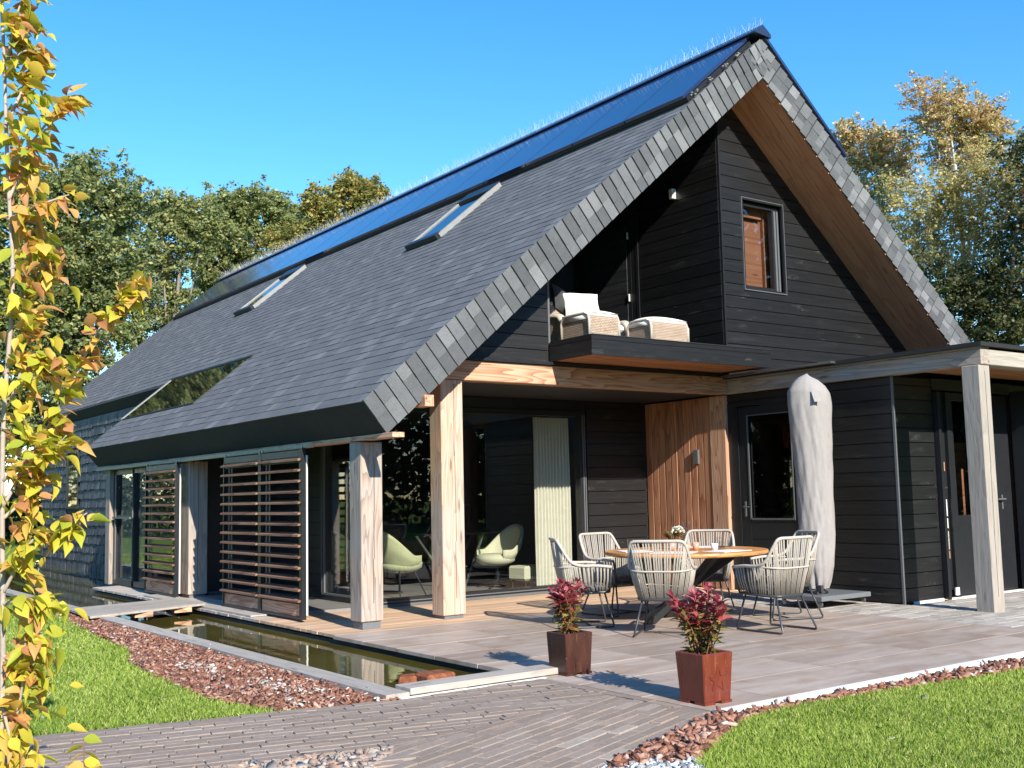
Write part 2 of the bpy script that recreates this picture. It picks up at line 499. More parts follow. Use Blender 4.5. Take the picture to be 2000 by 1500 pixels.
# ------------------------------------------------------------------ geometry helpers
WLOC = {}


def wloc(o):
    return WLOC.get(o.name, Vector((0, 0, 0))) if o is not None else Vector((0, 0, 0))


def tag(o, label=None, cat=None, group=None, kind=None):
    if label:
        o['label'] = label
    if cat:
        o['category'] = cat
    if group:
        o['group'] = group
    if kind:
        o['kind'] = kind
    return o


def thing(name, label, cat, loc=(0, 0, 0), rz=0.0, group=None):
    o = bpy.data.objects.new(name, None)
    COL.objects.link(o)
    o.location = loc
    o.rotation_euler = (0, 0, rz)
    o.empty_display_size = 0.2
    WLOC[o.name] = Vector(loc)
    return tag(o, label, cat, group)


class MB:
    def __init__(self):
        self.v, self.f, self.t = [], [], []

    def add(self, vs, fs, tone=0.0):
        b = len(self.v)
        self.v += [tuple(p) for p in vs]
        for q in fs:
            self.f.append([b + i for i in q])
            self.t.append(tone)
        return self

    def box(self, x0, x1, y0, y1, z0, z1, tone=0.0):
        vs = [(x0, y0, z0), (x1, y0, z0), (x1, y1, z0), (x0, y1, z0), (x0, y0, z1), (x1, y0, z1), (x1, y1, z1), (x0, y1, z1)]
        return self.add(vs, [(3, 2, 1, 0), (4, 5, 6, 7), (0, 1, 5, 4), (1, 2, 6, 5), (2, 3, 7, 6), (3, 0, 4, 7)], tone)

    def hexa(self, p, tone=0.0):
        return self.add(p, [(3, 2, 1, 0), (4, 5, 6, 7), (0, 1, 5, 4), (1, 2, 6, 5), (2, 3, 7, 6), (3, 0, 4, 7)], tone)

    def prism(self, poly, off, tone=0.0):
        n = len(poly)
        off = Vector(off)
        a = [Vector(p) for p in poly]
        vs = a + [p + off for p in a]
        fs = [tuple(range(n))[::-1], tuple(range(n, 2 * n))] + [(i, (i + 1) % n, n + (i + 1) % n, n + i) for i in range(n)]
        return self.add(vs, fs, tone)

    def tube(self, pts, r, n=6, closed=False, tone=0.0):
        P = [Vector(p) for p in pts]
        m = len(P)
        rs = r if isinstance(r, (list, tuple)) else [r] * m
        up = Vector((0.13, 0.21, 1)).normalized()
        b = len(self.v)
        for i in range(m):
            if closed:
                d = P[(i + 1) % m] - P[i - 1]
            else:
                d = P[min(i + 1, m - 1)] - P[max(i - 1, 0)]
            d.normalize()
            x = d.cross(up)
            if x.length < 1e-3:
                x = d.cross(Vector((1, 0, 0)))
            x.normalize()
            y = d.cross(x)
            for k in range(n):
                a = 2 * math.pi * k / n
                self.v.append(tuple(P[i] + rs[i] * (math.cos(a) * x + math.sin(a) * y)))
        for i in range(m if closed else m - 1):
            j = (i + 1) % m
            for k in range(n):
                k2 = (k + 1) % n
                self.f.append([b + i * n + k, b + i * n + k2, b + j * n + k2, b + j * n + k])
                self.t.append(tone)
        if not closed:
            self.f.append([b + k for k in range(n)][::-1])
            self.f.append([b + (m - 1) * n + k for k in range(n)])
            self.t += [tone, tone]
        return self

    def lathe(self, prof, c=(0, 0, 0), n=20, cap=True, tone=0.0):
        b = len(self.v)
        for r, z in prof:
            for k in range(n):
                a = 2 * math.pi * k / n
                self.v.append((c[0] + r * math.cos(a), c[1] + r * math.sin(a), c[2] + z))
        m = len(prof)
        for i in range(m - 1):
            for k in range(n):
                k2 = (k + 1) % n
                self.f.append([b + i * n + k, b + i * n + k2, b + (i + 1) * n + k2, b + (i + 1) * n + k])
                self.t.append(tone)
        if cap:
            self.f.append([b + k for k in range(n)][::-1])
            self.f.append([b + (m - 1) * n + k for k in range(n)])
            self.t += [tone, tone]
        return self

    def grid(self, fn, nu, nv, closed_u=False, tone=0.0):
        b = len(self.v)
        for j in range(nv):
            for i in range(nu):
                self.v.append(tuple(fn(i / (nu if closed_u else nu - 1), j / (nv - 1))))
        for j in range(nv - 1):
            for i in range(nu if closed_u else nu - 1):
                i2 = (i + 1) % nu
                self.f.append([b + j * nu + i, b + j * nu + i2, b + (j + 1) * nu + i2, b + (j + 1) * nu + i])
                self.t.append(tone)
        return self

    def build(self, name, mat, parent=None, local=False, smooth=False, kind=None, bevel=0.0, origin=None, label=None):
        me = bpy.data.meshes.new(name)
        V = np.array(self.v, dtype=np.float64)
        if local:
            loc = Vector((0, 0, 0))
        else:
            mn, mx = V.min(0), V.max(0)
            og = Vector((mn + mx) / 2) if origin is None else Vector(origin)
            V = V - np.array(og)
            loc = og - wloc(parent)
        me.from_pydata(V.tolist(), [], self.f)
        if any(self.t):
            at = me.attributes.new('tone', 'FLOAT', 'FACE')
            at.data.foreach_set('value', np.array(self.t, dtype=np.float32))
        me.materials.append(MATS[mat])
        if bevel:
            bm = bmesh.new()
            bm.from_mesh(me)
            bmesh.ops.bevel(bm, geom=bm.edges[:], offset=bevel, segments=1, affect='EDGES', clamp_overlap=True)
            bm.to_mesh(me)
            bm.free()
        if smooth:
            me.polygons.foreach_set('use_smooth', [True] * len(me.polygons))
        o = bpy.data.objects.new(name, me)
        COL.objects.link(o)
        if parent is not None:
            o.parent = parent
        o.location = loc
        WLOC[o.name] = wloc(parent) + loc
        if kind:
            o['kind'] = kind
        if label:
            o['label'] = label
        return o


def inst(name, me, parent, loc, rot=(0, 0, 0), scale=(1, 1, 1)):
    """another object on a shared mesh; loc is in the parent's space"""
    o = bpy.data.objects.new(name, me)
    COL.objects.link(o)
    o.parent = parent
    o.location = loc
    o.rotation_euler = rot
    o.scale = scale
    return o


def copy_tree(o, parent=None):
    c = o.copy()
    COL.objects.link(c)
    if parent is not None:
        c.parent = parent
    for ch in list(o.children):
        copy_tree(ch, c)
    return c


def bulk(name, V, F, mat, tones=None, parent=None, kind=None, smooth=False):
    """big mesh from numpy: V (n,3), F (m,k) constant k"""
    me = bpy.data.meshes.new(name)
    n, m, k = len(V), len(F), F.shape[1]
    me.vertices.add(n)
    me.vertices.foreach_set('co', np.ascontiguousarray(V, dtype=np.float32).ravel())
    me.loops.add(m * k)
    me.loops.foreach_set('vertex_index', np.ascontiguousarray(F, dtype=np.int32).ravel())
    me.polygons.add(m)
    me.polygons.foreach_set('loop_start', np.arange(0, m * k, k, dtype=np.int32))
    me.polygons.foreach_set('loop_total', np.full(m, k, dtype=np.int32))
    if smooth:
        me.polygons.foreach_set('use_smooth', np.ones(m, dtype=bool))
    me.update(calc_edges=True)
    if tones is not None:
        at = me.attributes.new('tone', 'FLOAT', 'FACE')
        at.data.foreach_set('value', np.ascontiguousarray(tones, dtype=np.float32))
    me.materials.append(MATS[mat])
    o = bpy.data.objects.new(name, me)
    COL.objects.link(o)
    if parent is not None:
        o.parent = parent
        o.location = -wloc(parent)
    if kind:
        o['kind'] = kind
    return o


BOXF = np.array([(3, 2, 1, 0), (4, 5, 6, 7), (0, 1, 5, 4), (1, 2, 6, 5), (2, 3, 7, 6), (3, 0, 4, 7)])
BOXV = np.array([(-1, -1, -1), (1, -1, -1), (1, 1, -1), (-1, 1, -1), (-1, -1, 1), (1, -1, 1), (1, 1, 1), (-1, 1, 1)], float)


def rand_rot(n, flat=1.0):
    """random rotation matrices; flat<1 keeps pieces near lying"""
    yaw = rng.uniform(0, 2 * np.pi, n)
    ax = rng.normal(0, 0.6 * flat, n)
    ay = rng.normal(0, 0.6 * flat, n)
    cz, sz = np.cos(yaw), np.sin(yaw)
    cx, sx = np.cos(ax), np.sin(ax)
    cy, sy = np.cos(ay), np.sin(ay)
    Z = np.zeros((n, 3, 3)); Z[:, 0, 0] = cz; Z[:, 0, 1] = -sz; Z[:, 1, 0] = sz; Z[:, 1, 1] = cz; Z[:, 2, 2] = 1
    X = np.zeros((n, 3, 3)); X[:, 0, 0] = 1; X[:, 1, 1] = cx; X[:, 1, 2] = -sx; X[:, 2, 1] = sx; X[:, 2, 2] = cx
    Y = np.zeros((n, 3, 3)); Y[:, 1, 1] = 1; Y[:, 0, 0] = cy; Y[:, 0, 2] = sy; Y[:, 2, 0] = -sy; Y[:, 2, 2] = cy
    return Z @ X @ Y


def chunks(C, half, flat, jit=0.35):
    """irregular lumps at C (n,3) with half sizes (n,3)"""
    n = len(C)
    V = BOXV[None] * (1 + rng.uniform(-jit, jit, (n, 8, 3)))
    V = V * half[:, None, :]
    V = np.einsum('nij,nkj->nki', rand_rot(n, flat), V) + C[:, None, :]
    F = (BOXF[None] + (np.arange(n) * 8)[:, None, None]).reshape(-1, 4)
    return V.reshape(-1, 3), F, np.repeat(rng.random(n), 6)


def in_poly(P, poly):
    x, y = P[:, 0], P[:, 1]
    c = np.zeros(len(P), bool)
    n = len(poly)
    for i in range(n):
        x1, y1 = poly[i]
        x2, y2 = poly[(i + 1) % n]
        if y1 == y2:
            continue
        cond = ((y1 > y) != (y2 > y)) & (x < (x2 - x1) * (y - y1) / (y2 - y1) + x1)
        c ^= cond
    return c


def scatter(poly, dens):
    P = np.array(poly)
    mn, mx = P.min(0), P.max(0)
    n = int((mx - mn).prod() * dens)
    Q = rng.uniform(mn, mx, (n, 2))
    return Q[in_poly(Q, poly)]


# ------------------------------------------------------------------ ground
def sheet(name, poly, z, mat, kind='structure'):
    b = MB()
    b.prism([(x, y, z - 0.02) for x, y in poly], (0, 0, 0.02))
    o = b.build(name, mat)
    o['kind'] = kind
    return o


gb = MB()
for x0, x1, y0, y1 in ((-500, 4.02, -500, 700), (13.6, 700, -500, 700), (4.02, 13.6, -500, 7.15), (4.02, 13.6, 33, 700)):
    gb.add([(x0, y0, -0.06), (x1, y0, -0.06), (x1, y1, -0.06), (x0, y1, -0.06)], [(0, 1, 2, 3)])
g = gb.build('ground', 'lawn_ground', kind='structure')
# pond basin and water
pb = MB()
pb.box(4.02, 13.6, 7.15, 33.0, -0.95, -0.9)
pb.build('pond_bed', 'pond_floor', kind='structure')
wb = MB()
WZ = -0.09
wb.add([(4.1, 7.3, WZ), (7.5, 7.3, WZ), (7.5, 33, WZ), (4.1, 33, WZ)], [(0, 1, 2, 3)])
wb.build('water', 'water', kind='structure')
lb = MB()
lb.box(5.50, 5.60, 7.3, 20.25, -0.9, -0.06)
lb.box(5.6, 7.6, 20.15, 20.25, -0.9, -0.06)
lb.box(4.05, 4.12, 7.3, 33, -0.9, -0.05)
lb.box(4.05, 5.6, 7.16, 7.3, -0.9, -0.05)
lb.build('pond_wall', 'liner', kind='structure')

# ---- patio: large ceramic tiles in half bond
base = MB()
base.box(5.43, 10.785, 5.26, 7.12, -0.055, -0.004)
base.box(5.50, 5.61, 7.12, 10.845, -0.036, -0.004)
base.box(5.61, 10.785, 7.12, 10.845, -0.2, -0.004)

patio = base.build('patio', 'joint_sand', kind='structure')
tw, th_, gp = 1.345, 0.70, 0.011
k = 0
for j in range(8):
    y0 = 5.25 + j * th_
    y1 = min(y0 + th_, 10.84)
    sh = 0.0 if (j // 2) % 2 == 0 else 0.66
    x = 8.8 + sh - 5 * tw
    while x < 10.8:
        a, b_ = max(x, 5.42), min(x + tw, 10.80)
        if b_ - a > 0.1:
            m = MB()
            dz = random.uniform(-0.001, 0.001)
            m.box(a + gp / 2, b_ - gp / 2, y0 + gp / 2, y1 - gp / 2, -0.0035 if a > 5.6 else -0.038, dz)
            m.build('tile', 'tile', patio, bevel=0.0025)
        x += tw
# ---- grey pavers beside the wing
pav = MB()
pav.box(10.79, 30.0, 5.27, 7.12, -0.075, -0.055)
pav.box(12.3, 14.5, 7.12, 8.6, -0.2, -0.056)
pav.box(10.79, 12.3, 7.12, 10.86, -0.2, -0.055)
pavo = pav.build('pavement', 'grit', kind='structure')
pm = None
rest = MB()
cnt = 0
pw, pl_ = 0.135, 0.40
for j in range(41):
    y0 = 5.27 + j * pw
    x = 10.82 + (j % 2) * 0.2 - 0.2
    while x < 16.5:
        a = max(x, 10.82)
        b_ = x + pl_
        cy = y0 + pw / 2
        ok = not (a > 12.2 and cy > 8.38)
        if cy > 8.7:
            ok = ok and a < 12.2
        if ok:
            if b_ > 12.25 and cy > 8.4:
                b_ = 12.25
            if cnt < 230 and b_ - a > 0.12:
                m = MB()
                m.box(a + 0.004, b_ - 0.004, y0 + 0.004, y0 + pw - 0.004, -0.052, -0.028 + random.uniform(-0.003, 0.003))
                m.build('paver', 'paver', pavo)
                cnt += 1
            else:
                rest.box(a + 0.004, b_ - 0.004, y0 + 0.004, y0 + pw - 0.004, -0.052, -0.028 + random.uniform(-0.003, 0.003), tone=random.random())
        x += pl_
if rest.v:
    rest.build('paver_rest', 'paver', pavo, kind='stuff')
# white kerb along the lawn side of the patio
kb = MB()
xk = 5.40
while xk < 12.5:
    kb.box(xk + 0.003, xk + 0.997, 5.15, 5.246, -0.06, 0.012)
    xk += 1.0
kb.build('kerb', 'kerb', kind='structure', bevel=0.004)

# ---- brick path of long clinkers
PATH = [(-2.5, 8.4), (1.59, 7.61), (2.42, 7.44), (3.34, 7.24), (4.18, 7.06), (5.50, 7.10), (5.40, 5.24), (4.62, 4.92), (4.2, 4.74), (3.84, 4.6), (3.2, 3.9), (2.2, 3.6), (2.92, 5.41), (3.33, 5.79), (2.23, 6.02), (1.3, 6.35), (-2.5, 7.2)]
pth = MB()
pth.prism([(x, y, -0.045) for x, y in PATH], (0, 0, 0.034))
path = pth.build('path', 'grit', kind='structure')
bl, bw, bg_ = 0.262, 0.088, 0.006
bm_ = MB()
bm_.box(-bl / 2 + bg_ / 2, bl / 2 - bg_ / 2, -bw / 2 + bg_ / 2, bw / 2 - bg_ / 2, -0.045, 0.0)
bo = bm_.build('brick', 'clinker', path, local=True, bevel=0.004)
brick_me = bo.data
bpy.data.objects.remove(bo)
bricks = []


LNA, LNB = Vector((3.30, 5.80)), Vector((5.45, 6.12))
LND = (LNB - LNA).normalized()
LNN = Vector((-LND.y, LND.x))


def clip(poly, p0, n):
    """keep the part of a convex polygon on the side n points to"""
    out = []
    for i in range(len(poly)):
        a, b = poly[i], poly[(i + 1) % len(poly)]
        da, db = (a - p0).dot(n), (b - p0).dot(n)
        if da >= 0:
            out.append(a)
        if (da >= 0) != (db >= 0):
            out.append(a.lerp(b, da / (da - db)))
    return out


for ang, upper in ((-12.5, True), (20.0, False)):
    a = math.radians(ang)
    u_, w_ = Vector((math.cos(a), math.sin(a))), Vector((-math.sin(a), math.cos(a)))
    for j in range(-60, 100):
        off = (j * 0.39) % 1.0 * bl + random.uniform(-0.03, 0.03)
        for i in range(-40, 60):
            c = Vector((2.0, 5.5)) + u_ * (i * bl + off) + w_ * (j * bw)
            if not (-2.4 < c.x < 5.6 and 3.6 < c.y < 8.5):
                continue
            hx, hy = bl / 2 - bg_ / 2, bw / 2 - bg_ / 2
            q = [c - u_ * hx - w_ * hy, c + u_ * hx - w_ * hy, c + u_ * hx + w_ * hy, c - u_ * hx + w_ * hy]
            whole = True
            tests = [(Vector((5.312, 0)), Vector((-1, 0)))]
            if c.x > 4.0:
                tests.append((Vector((0, 7.078)), Vector((0, -1))))
            if c.x > 3.2:
                tests.append((LNA + LNN * (0.004 if upper else -0.004), LNN if upper else -LNN))
            for p0, n in tests:
                if any((v - p0).dot(n) < 0 for v in q):
                    whole = False
                    q = clip(q, p0, n)
                    if len(q) < 3:
                        break
            if len(q) < 3 or (not whole and max((q[i] - q[0]).length for i in range(len(q))) < 0.05):
                continue
            if not whole:
                c2 = sum(q, Vector((0, 0))) / len(q)
            else:
                c2 = c
                if c.x <= 3.2 and (c.y > 5.4) != upper:
                    continue
            bricks.append((c2.x, c2.y, a, None if whole else q))
y = 5.25
while y < 7.06:
    bricks.append((5.358, y + bl / 2, math.pi / 2, None))
    y += bl
bp_ = np.array([(b[0], b[1]) for b in bricks])
keep = in_poly(bp_, PATH)
bricks = [b for b, k_ in zip(bricks, keep) if k_]
vis = [b for b in bricks if math.atan2(b[0], b[1]) > math.radians(8) and math.hypot(b[0], b[1]) > 5.2]
vis.sort(key=lambda b: math.hypot(b[0], b[1]))
single = set(id(b) for b in vis[:299])
rest = MB()
for b in bricks:
    dz = random.uniform(-0.004, 0.003)
    if b[3] is not None:
        m = MB() if id(b) in single else rest
        m.prism([(v.x, v.y, -0.045 + dz) for v in b[3]], (0, 0, 0.045), tone=0.0 if id(b) in single else random.random())
        if id(b) in single:
            m.build('brick', 'clinker', path)
        continue
    rt = (random.uniform(-0.012, 0.012), random.uniform(-0.008, 0.008), b[2] + random.uniform(-0.012, 0.012))
    if id(b) in single:
        inst('brick', brick_me, path, (b[0] - WLOC[path.name].x, b[1] - WLOC[path.name].y, dz - WLOC[path.name].z), rt)
    else:
        M = Matrix.Translation((b[0], b[1], dz)) @ Euler(rt).to_matrix().to_4x4()
        hx, hy = bl / 2 - bg_ / 2, bw / 2 - bg_ / 2
        rest.hexa([M @ Vector(p) for p in ((-hx, -hy, -0.045), (hx, -hy, -0.045), (hx, hy, -0.045), (-hx, hy, -0.045), (-hx, -hy, 0), (hx, -hy, 0), (hx, hy, 0), (-hx, hy, 0))], tone=random.random())
rest.build('brick_rest', 'clinker', path, kind='stuff')

# ---- mulch, gravel and rubble
ML = [(3.34, 7.26), (4.12, 7.08), (4.10, 11.0), (4.06, 15.0), (4.04, 18.0), (3.78, 18.0), (3.76, 15.2), (3.66, 14.5), (3.45, 11.5), (3.18, 10.5), (3.08, 9.4), (3.03, 8.2), (3.24, 7.32)]
MR = [(5.40, 5.20), (4.62, 4.90), (4.22, 4.75), (3.88, 4.62), (4.2, 4.55), (4.42, 4.45), (4.86, 4.70), (5.42, 4.98), (5.74, 5.03), (7.0, 4.98), (8.55, 4.83), (11.0, 4.7), (12.0, 5.10), (8.5, 5.10), (5.5, 5.11)]
GR = [(4.22, 4.75), (3.84, 4.60), (3.2, 3.9), (3.5, 3.7), (4.25, 4.15), (4.45, 4.45), (4.3, 4.58)]
RU = [(3.31, 5.77), (2.23, 6.01), (1.3, 6.33), (-1.0, 6.9), (-1.0, 5.0), (2.4, 4.2), (2.92, 5.40)]
for nm, poly in (('mulch_soil', ML), ('border_soil', MR), ('gravel_bed', GR), ('rubble_bed', RU)):
    sheet(nm, poly, -0.045, 'soil')


def pieces(name, poly, dens, half, z, mat, flat=0.7, zj=0.02):
    P = scatter(poly, dens)
    n = len(P)
    h = np.array(half)[None] * rng.uniform(0.45, 1.3, (n, 3))
    Cn = np.column_stack([P, z + rng.uniform(0, zj, n)])
    V, F, T = chunks(Cn, h, flat)
    return bulk(name, V, F, mat, T, kind='stuff')


pieces('bark_mulch', ML, 2300, (0.034, 0.014, 0.006), -0.035, 'bark', 0.7, 0.035)
pieces('bark_border', MR, 2000, (0.038, 0.016, 0.008), -0.035, 'bark', 0.75, 0.04)
pieces('pale_chips', ML, 16, (0.020, 0.012, 0.005), -0.005, 'pale_litter', 0.5)
for c, r_ in (((3.50, 9.6), 0.30), ((3.62, 8.35), 0.26), ((3.75, 7.9), 0.2), ((3.42, 7.45), 0.14)):
    pieces('pale_chips', [(c[0] + r_ * 0.5 * math.cos(a), c[1] + r_ * 1.5 * math.sin(a)) for a in np.linspace(0, 6.28, 9)[:-1]], 200, (0.026, 0.011, 0.006), -0.003, 'pale_litter', 0.5)
pieces('pale_chips', MR, 14, (0.022, 0.016, 0.008), 0.0, 'pale_litter', 0.5)
pieces('gravel', GR, 2600, (0.017, 0.012, 0.009), -0.035, 'gravel', 1.0, 0.02)
pieces('rubble', RU, 420, (0.040, 0.030, 0.018), -0.035, 'rubble', 0.6, 0.025)
pieces('gravel', RU, 700, (0.022, 0.018, 0.012), -0.035, 'rubble', 1.0, 0.03)


# ---- grass
def grass(name, poly, dens, h0, tilt=0.35, w0=0.0045, far=None):
    P = scatter(poly, dens)
    if far is not None:
        d = np.hypot(P[:, 0], P[:, 1])
        P = P[rng.random(len(P)) < np.clip((far / d) ** 2, 0, 1)]
    n = len(P)
    d = np.hypot(P[:, 0], P[:, 1])
    yaw = rng.uniform(0, 2 * np.pi, n)
    patch = 0.5 + 0.5 * np.sin(P[:, 0] * 2.1 + 1.3 * np.sin(P[:, 1] * 1.7)) * np.cos(P[:, 1] * 1.3 + np.sin(P[:, 0] * 3.1))
    h = h0 * rng.uniform(0.55, 1.25, n) * (0.85 + 0.3 * patch)
    w = w0 * np.clip(d / 5.0, 0.8, 3.0) * rng.uniform(0.7, 1.4, n)
    la = rng.uniform(0, 2 * np.pi, n)
    lean = rng.uniform(0.1, 1.0, n) * tilt * h * 2
    B = np.column_stack([P, np.full(n, -0.058)])
    side = np.column_stack([np.cos(yaw), np.sin(yaw), np.zeros(n)]) * w[:, None]
    ld = np.column_stack([np.cos(la), np.sin(la), np.zeros(n)])
    mid = B + ld * (lean * 0.35)[:, None] + np.array([0, 0, 1])[None] * (h * 0.6)[:, None]
    tip = B + ld * lean[:, None] + np.array([0, 0, 1])[None] * h[:, None]
    V = np.stack([B - side, B + side, mid + side * 0.8, tip, mid - side * 0.8], 1)
    F = (np.array([0, 1, 2, 3, 4])[None] + (np.arange(n) * 5)[:, None])
    T = np.clip(rng.normal(0.40 + 0.22 * (patch - 0.5), 0.19, n), 0, 0.99)
    o = bulk(name, V.reshape(-1, 3), F, 'grass_blade', T, kind='stuff')
    return o


LL = [(-3.0, 8.5), (1.59, 7.61), (2.42, 7.44), (3.36, 7.24), (3.26, 7.32), (3.05, 8.2), (3.1, 9.4), (3.2, 10.5), (3.47, 11.5), (3.68, 14.5), (3.78, 15.2), (3.82, 19.0), (3.9, 34.0), (-6.0, 34.0)]
LR = [(3.55, 3.7), (4.25, 4.17), (4.42, 4.45), (4.86, 4.70), (5.42, 4.97), (5.74, 5.02), (7.0, 4.97), (8.55, 4.82), (12.0, 4.68), (12.0, 3.6), (6.0, 2.6), (4.2, 2.9)]
grass('grass', [p for p in LL], 20000, 0.064, far=7.0, w0=0.0027)
grass('grass', LR, 23000, 0.064, far=7.5, w0=0.0027)
for o in bpy.data.objects:
    if o.name.startswith('grass'):
        o['label'] = 'short sunlit lawn grass'


fl = []
for poly, dn in ((LR, 1.6), (LL, 0.9)):
    P = scatter(poly, dn)
    fl.append(np.column_stack([P, np.full(len(P), 0.002)]))
fl = np.concatenate(fl)
V, F, Tn = chunks(fl, np.array([[0.022, 0.014, 0.0012]]) * rng.uniform(0.6, 1.3, (len(fl), 3)), 0.5, 0.2)
bulk('fallen_leaves', V, F, 'pale_litter', Tn, kind='stuff')

# ------------------------------------------------------------------ the house
house = thing('house', 'black timber house with a steep grey shingle roof and larch porch posts', 'house', (12.3, 15.0, 0.0))
TH = math.radians(40)
CT, ST = math.cos(TH), math.sin(TH)
EX, EZ, XR = 5.61, 2.50, 12.35
SL = (XR - EX) / CT          # slope length, eave to ridge
ZR = EZ + SL * ST
YG, YE, YB = 10.45, 21.60, 32.5   # gable edge, end of the porch roof, back gable
T = 0.42
S2 = 2.02                     # eave of the far part of the roof


def RL(s, y, h=0.0):
    return (EX + s * CT - h * ST, y, EZ + s * ST + h * CT)


def RR(s, y, h=0.0):
    p = RL(s, y, h)
    return (2 * XR - p[0], y, p[2])


def zsoff(x):
    """underside of the roof at x"""
    d = abs(x - XR)
    return ZR - T / CT - d * math.tan(TH)


# roof body
roof = MB()
zi = ZR - T / CT
for (y0, y1, s0) in ((YG, YE, 0.0), (YE, YB, S2)):
    lo, li = RL(s0, 0), RL(s0, 0, -T)
    roof.prism([(lo[0], y0, lo[2]), (li[0], y0, li[2]), (XR, y0, zi), (XR, y0, ZR)], (0, y1 - y0, 0))
ro, ri = RR(0, 0), RR(0, 0, -T)
roof.prism([(ro[0], YG, ro[2]), (XR, YG, ZR), (XR, YG, zi), (ri[0], YG, ri[2])], (0, YB - YG, 0))
roof_o = roof.build('roof', 'dark_slab', house)

# field shingles: every piece a lapped slab, thicker at its lower edge
E_ = 0.176


def shingle_piece(m, fn, s0, s1, y0, y1, hl, hh, tone):
    m.hexa([fn(s0, y0, 0.0), fn(s0, y1, 0.0), fn(s1, y1, 0.0), fn(s1, y0, 0.0), fn(s0, y0, hl), fn(s0, y1, hl), fn(s1, y1, hh), fn(s1, y0, hh)], tone)


glass_rect = (0.93, 2.16, 17.60, 21.52)
field = MB()
near = []
ncourse = int(SL / E_) + 1
for j in range(ncourse):
    s0, s1 = j * E_, min((j + 1) * E_ + 0.02, SL)
    y = YG + 0.0 - random.uniform(0.0, 0.25)
    yend = YE if s0 < S2 - 0.05 else YB
    if s0 > 7.1:
        yend = 10.9     # the solar panels hide the rest
    while y < yend:
        w = random.choice((0.12, 0.16, 0.2, 0.26, 0.32))
        a, b_ = max(y, YG - 0.012), min(y + w, yend)
        y += w
        if b_ - a < 0.03:
            continue
        if glass_rect[0] < s0 + 0.09 < glass_rect[1] and b_ > glass_rect[2] and a < glass_rect[3]:
            if a < glass_rect[2] - 0.03:
                b_ = glass_rect[2]
            elif b_ > glass_rect[3] + 0.03:
                a = glass_rect[3]
            else:
                continue
        tone = random.random()
        hl = random.uniform(0.007, 0.012)
        near.append((s0, s1, a, b_ - 0.002, hl, 0.003, tone))
near.sort(key=lambda q: (q[2] - 9.0) + q[0] * 0.9)
for i, q in enumerate(near):
    if i < 60:
        m = MB()
        shingle_piece(m, RL, *q[:6], 0.0)
        m.build('shingle', 'shingle', roof_o)
    else:
        shingle_piece(field, RL, *q)
field.build('shingle_field', 'shingle', roof_o, kind='stuff')
fr_ = MB()
for j in range(0, ncourse):
    s0, s1 = j * E_, min((j + 1) * E_ + 0.02, SL)
    y = YG - 0.01
    while y < YB:
        w = random.choice((0.5, 0.9, 1.4))
        shingle_piece(fr_, lambda s, yy, h: RR(s, yy, h), s0, s1, min(y + w, YB), y, 0.016, 0.003, random.random())
        y += w
fr_.build('shingle_field', 'shingle', roof_o, kind='stuff')

# shingles folded over the gable edge: one course after another up both rakes
for side, fn in ((0, RL), (1, RR)):
    n = int(SL / E_) + 1
    for j in range(n):
        s0, s1 = j * E_ + 0.002, min((j + 1) * E_ - 0.002, SL + 0.03)
        if side and s0 < 1.2:
            continue
        cuts = [0.022, random.uniform(-0.31, -0.13), -T - 0.024] if not side else [0.022, random.uniform(-0.2, -0.12), random.uniform(-0.33, -0.27), -T - 0.024]
        if side and j % 2:
            s0 += 0.03
        for ci in range(len(cuts) - 1):
            h1, h0 = cuts[ci], cuts[ci + 1]
            m = MB()
            pr = 0.012 + 0.008 * (ci % 2 == 0) + random.uniform(0, 0.004)
            lo_ = pr + 0.009
            # upper end of each course tucks under the next one
            A = [fn(s0, YG - 0.001, h0), fn(s1, YG - 0.001, h0), fn(s1, YG - 0.001, h1), fn(s0, YG - 0.001, h1)]
            B = [fn(s0, YG - lo_, h0), fn(s1, YG - pr * 0.4, h0), fn(s1, YG - pr * 0.4, h1), fn(s0, YG - lo_, h1)]
            m.hexa(A + B if not side else B + A)
            m.build('shingle', 'verge_shingle', roof_o)

# eave fascia shingles (the thick cut end of the roof) stay as the roof's dark face
# soffit boards of the gable overhang
sb = 0.166
for side, fn, mt in ((0, RL, 'soffit_l'), (1, RR, 'soffit_r')):
    for i in range(5):
        y0 = YG + 0.012 + i * sb
        cut = random.uniform(4.0, 7.8)
        for (a, b_) in ((0.3, cut - 0.002), (cut + 0.002, SL - T * math.tan(TH) - 0.01)):
            m = MB()
            m.hexa([fn(a, y0 + 0.007, -T - 0.016), fn(b_, y0 + 0.007, -T - 0.016), fn(b_, y0 + sb - 0.007, -T - 0.016), fn(a, y0 + sb - 0.007, -T - 0.016),
                    fn(a, y0 + 0.003, -T - 0.001), fn(b_, y0 + 0.003, -T - 0.001), fn(b_, y0 + sb - 0.003, -T - 0.001), fn(a, y0 + sb - 0.003, -T - 0.001)])
            m.build('soffit_board', mt, roof_o)

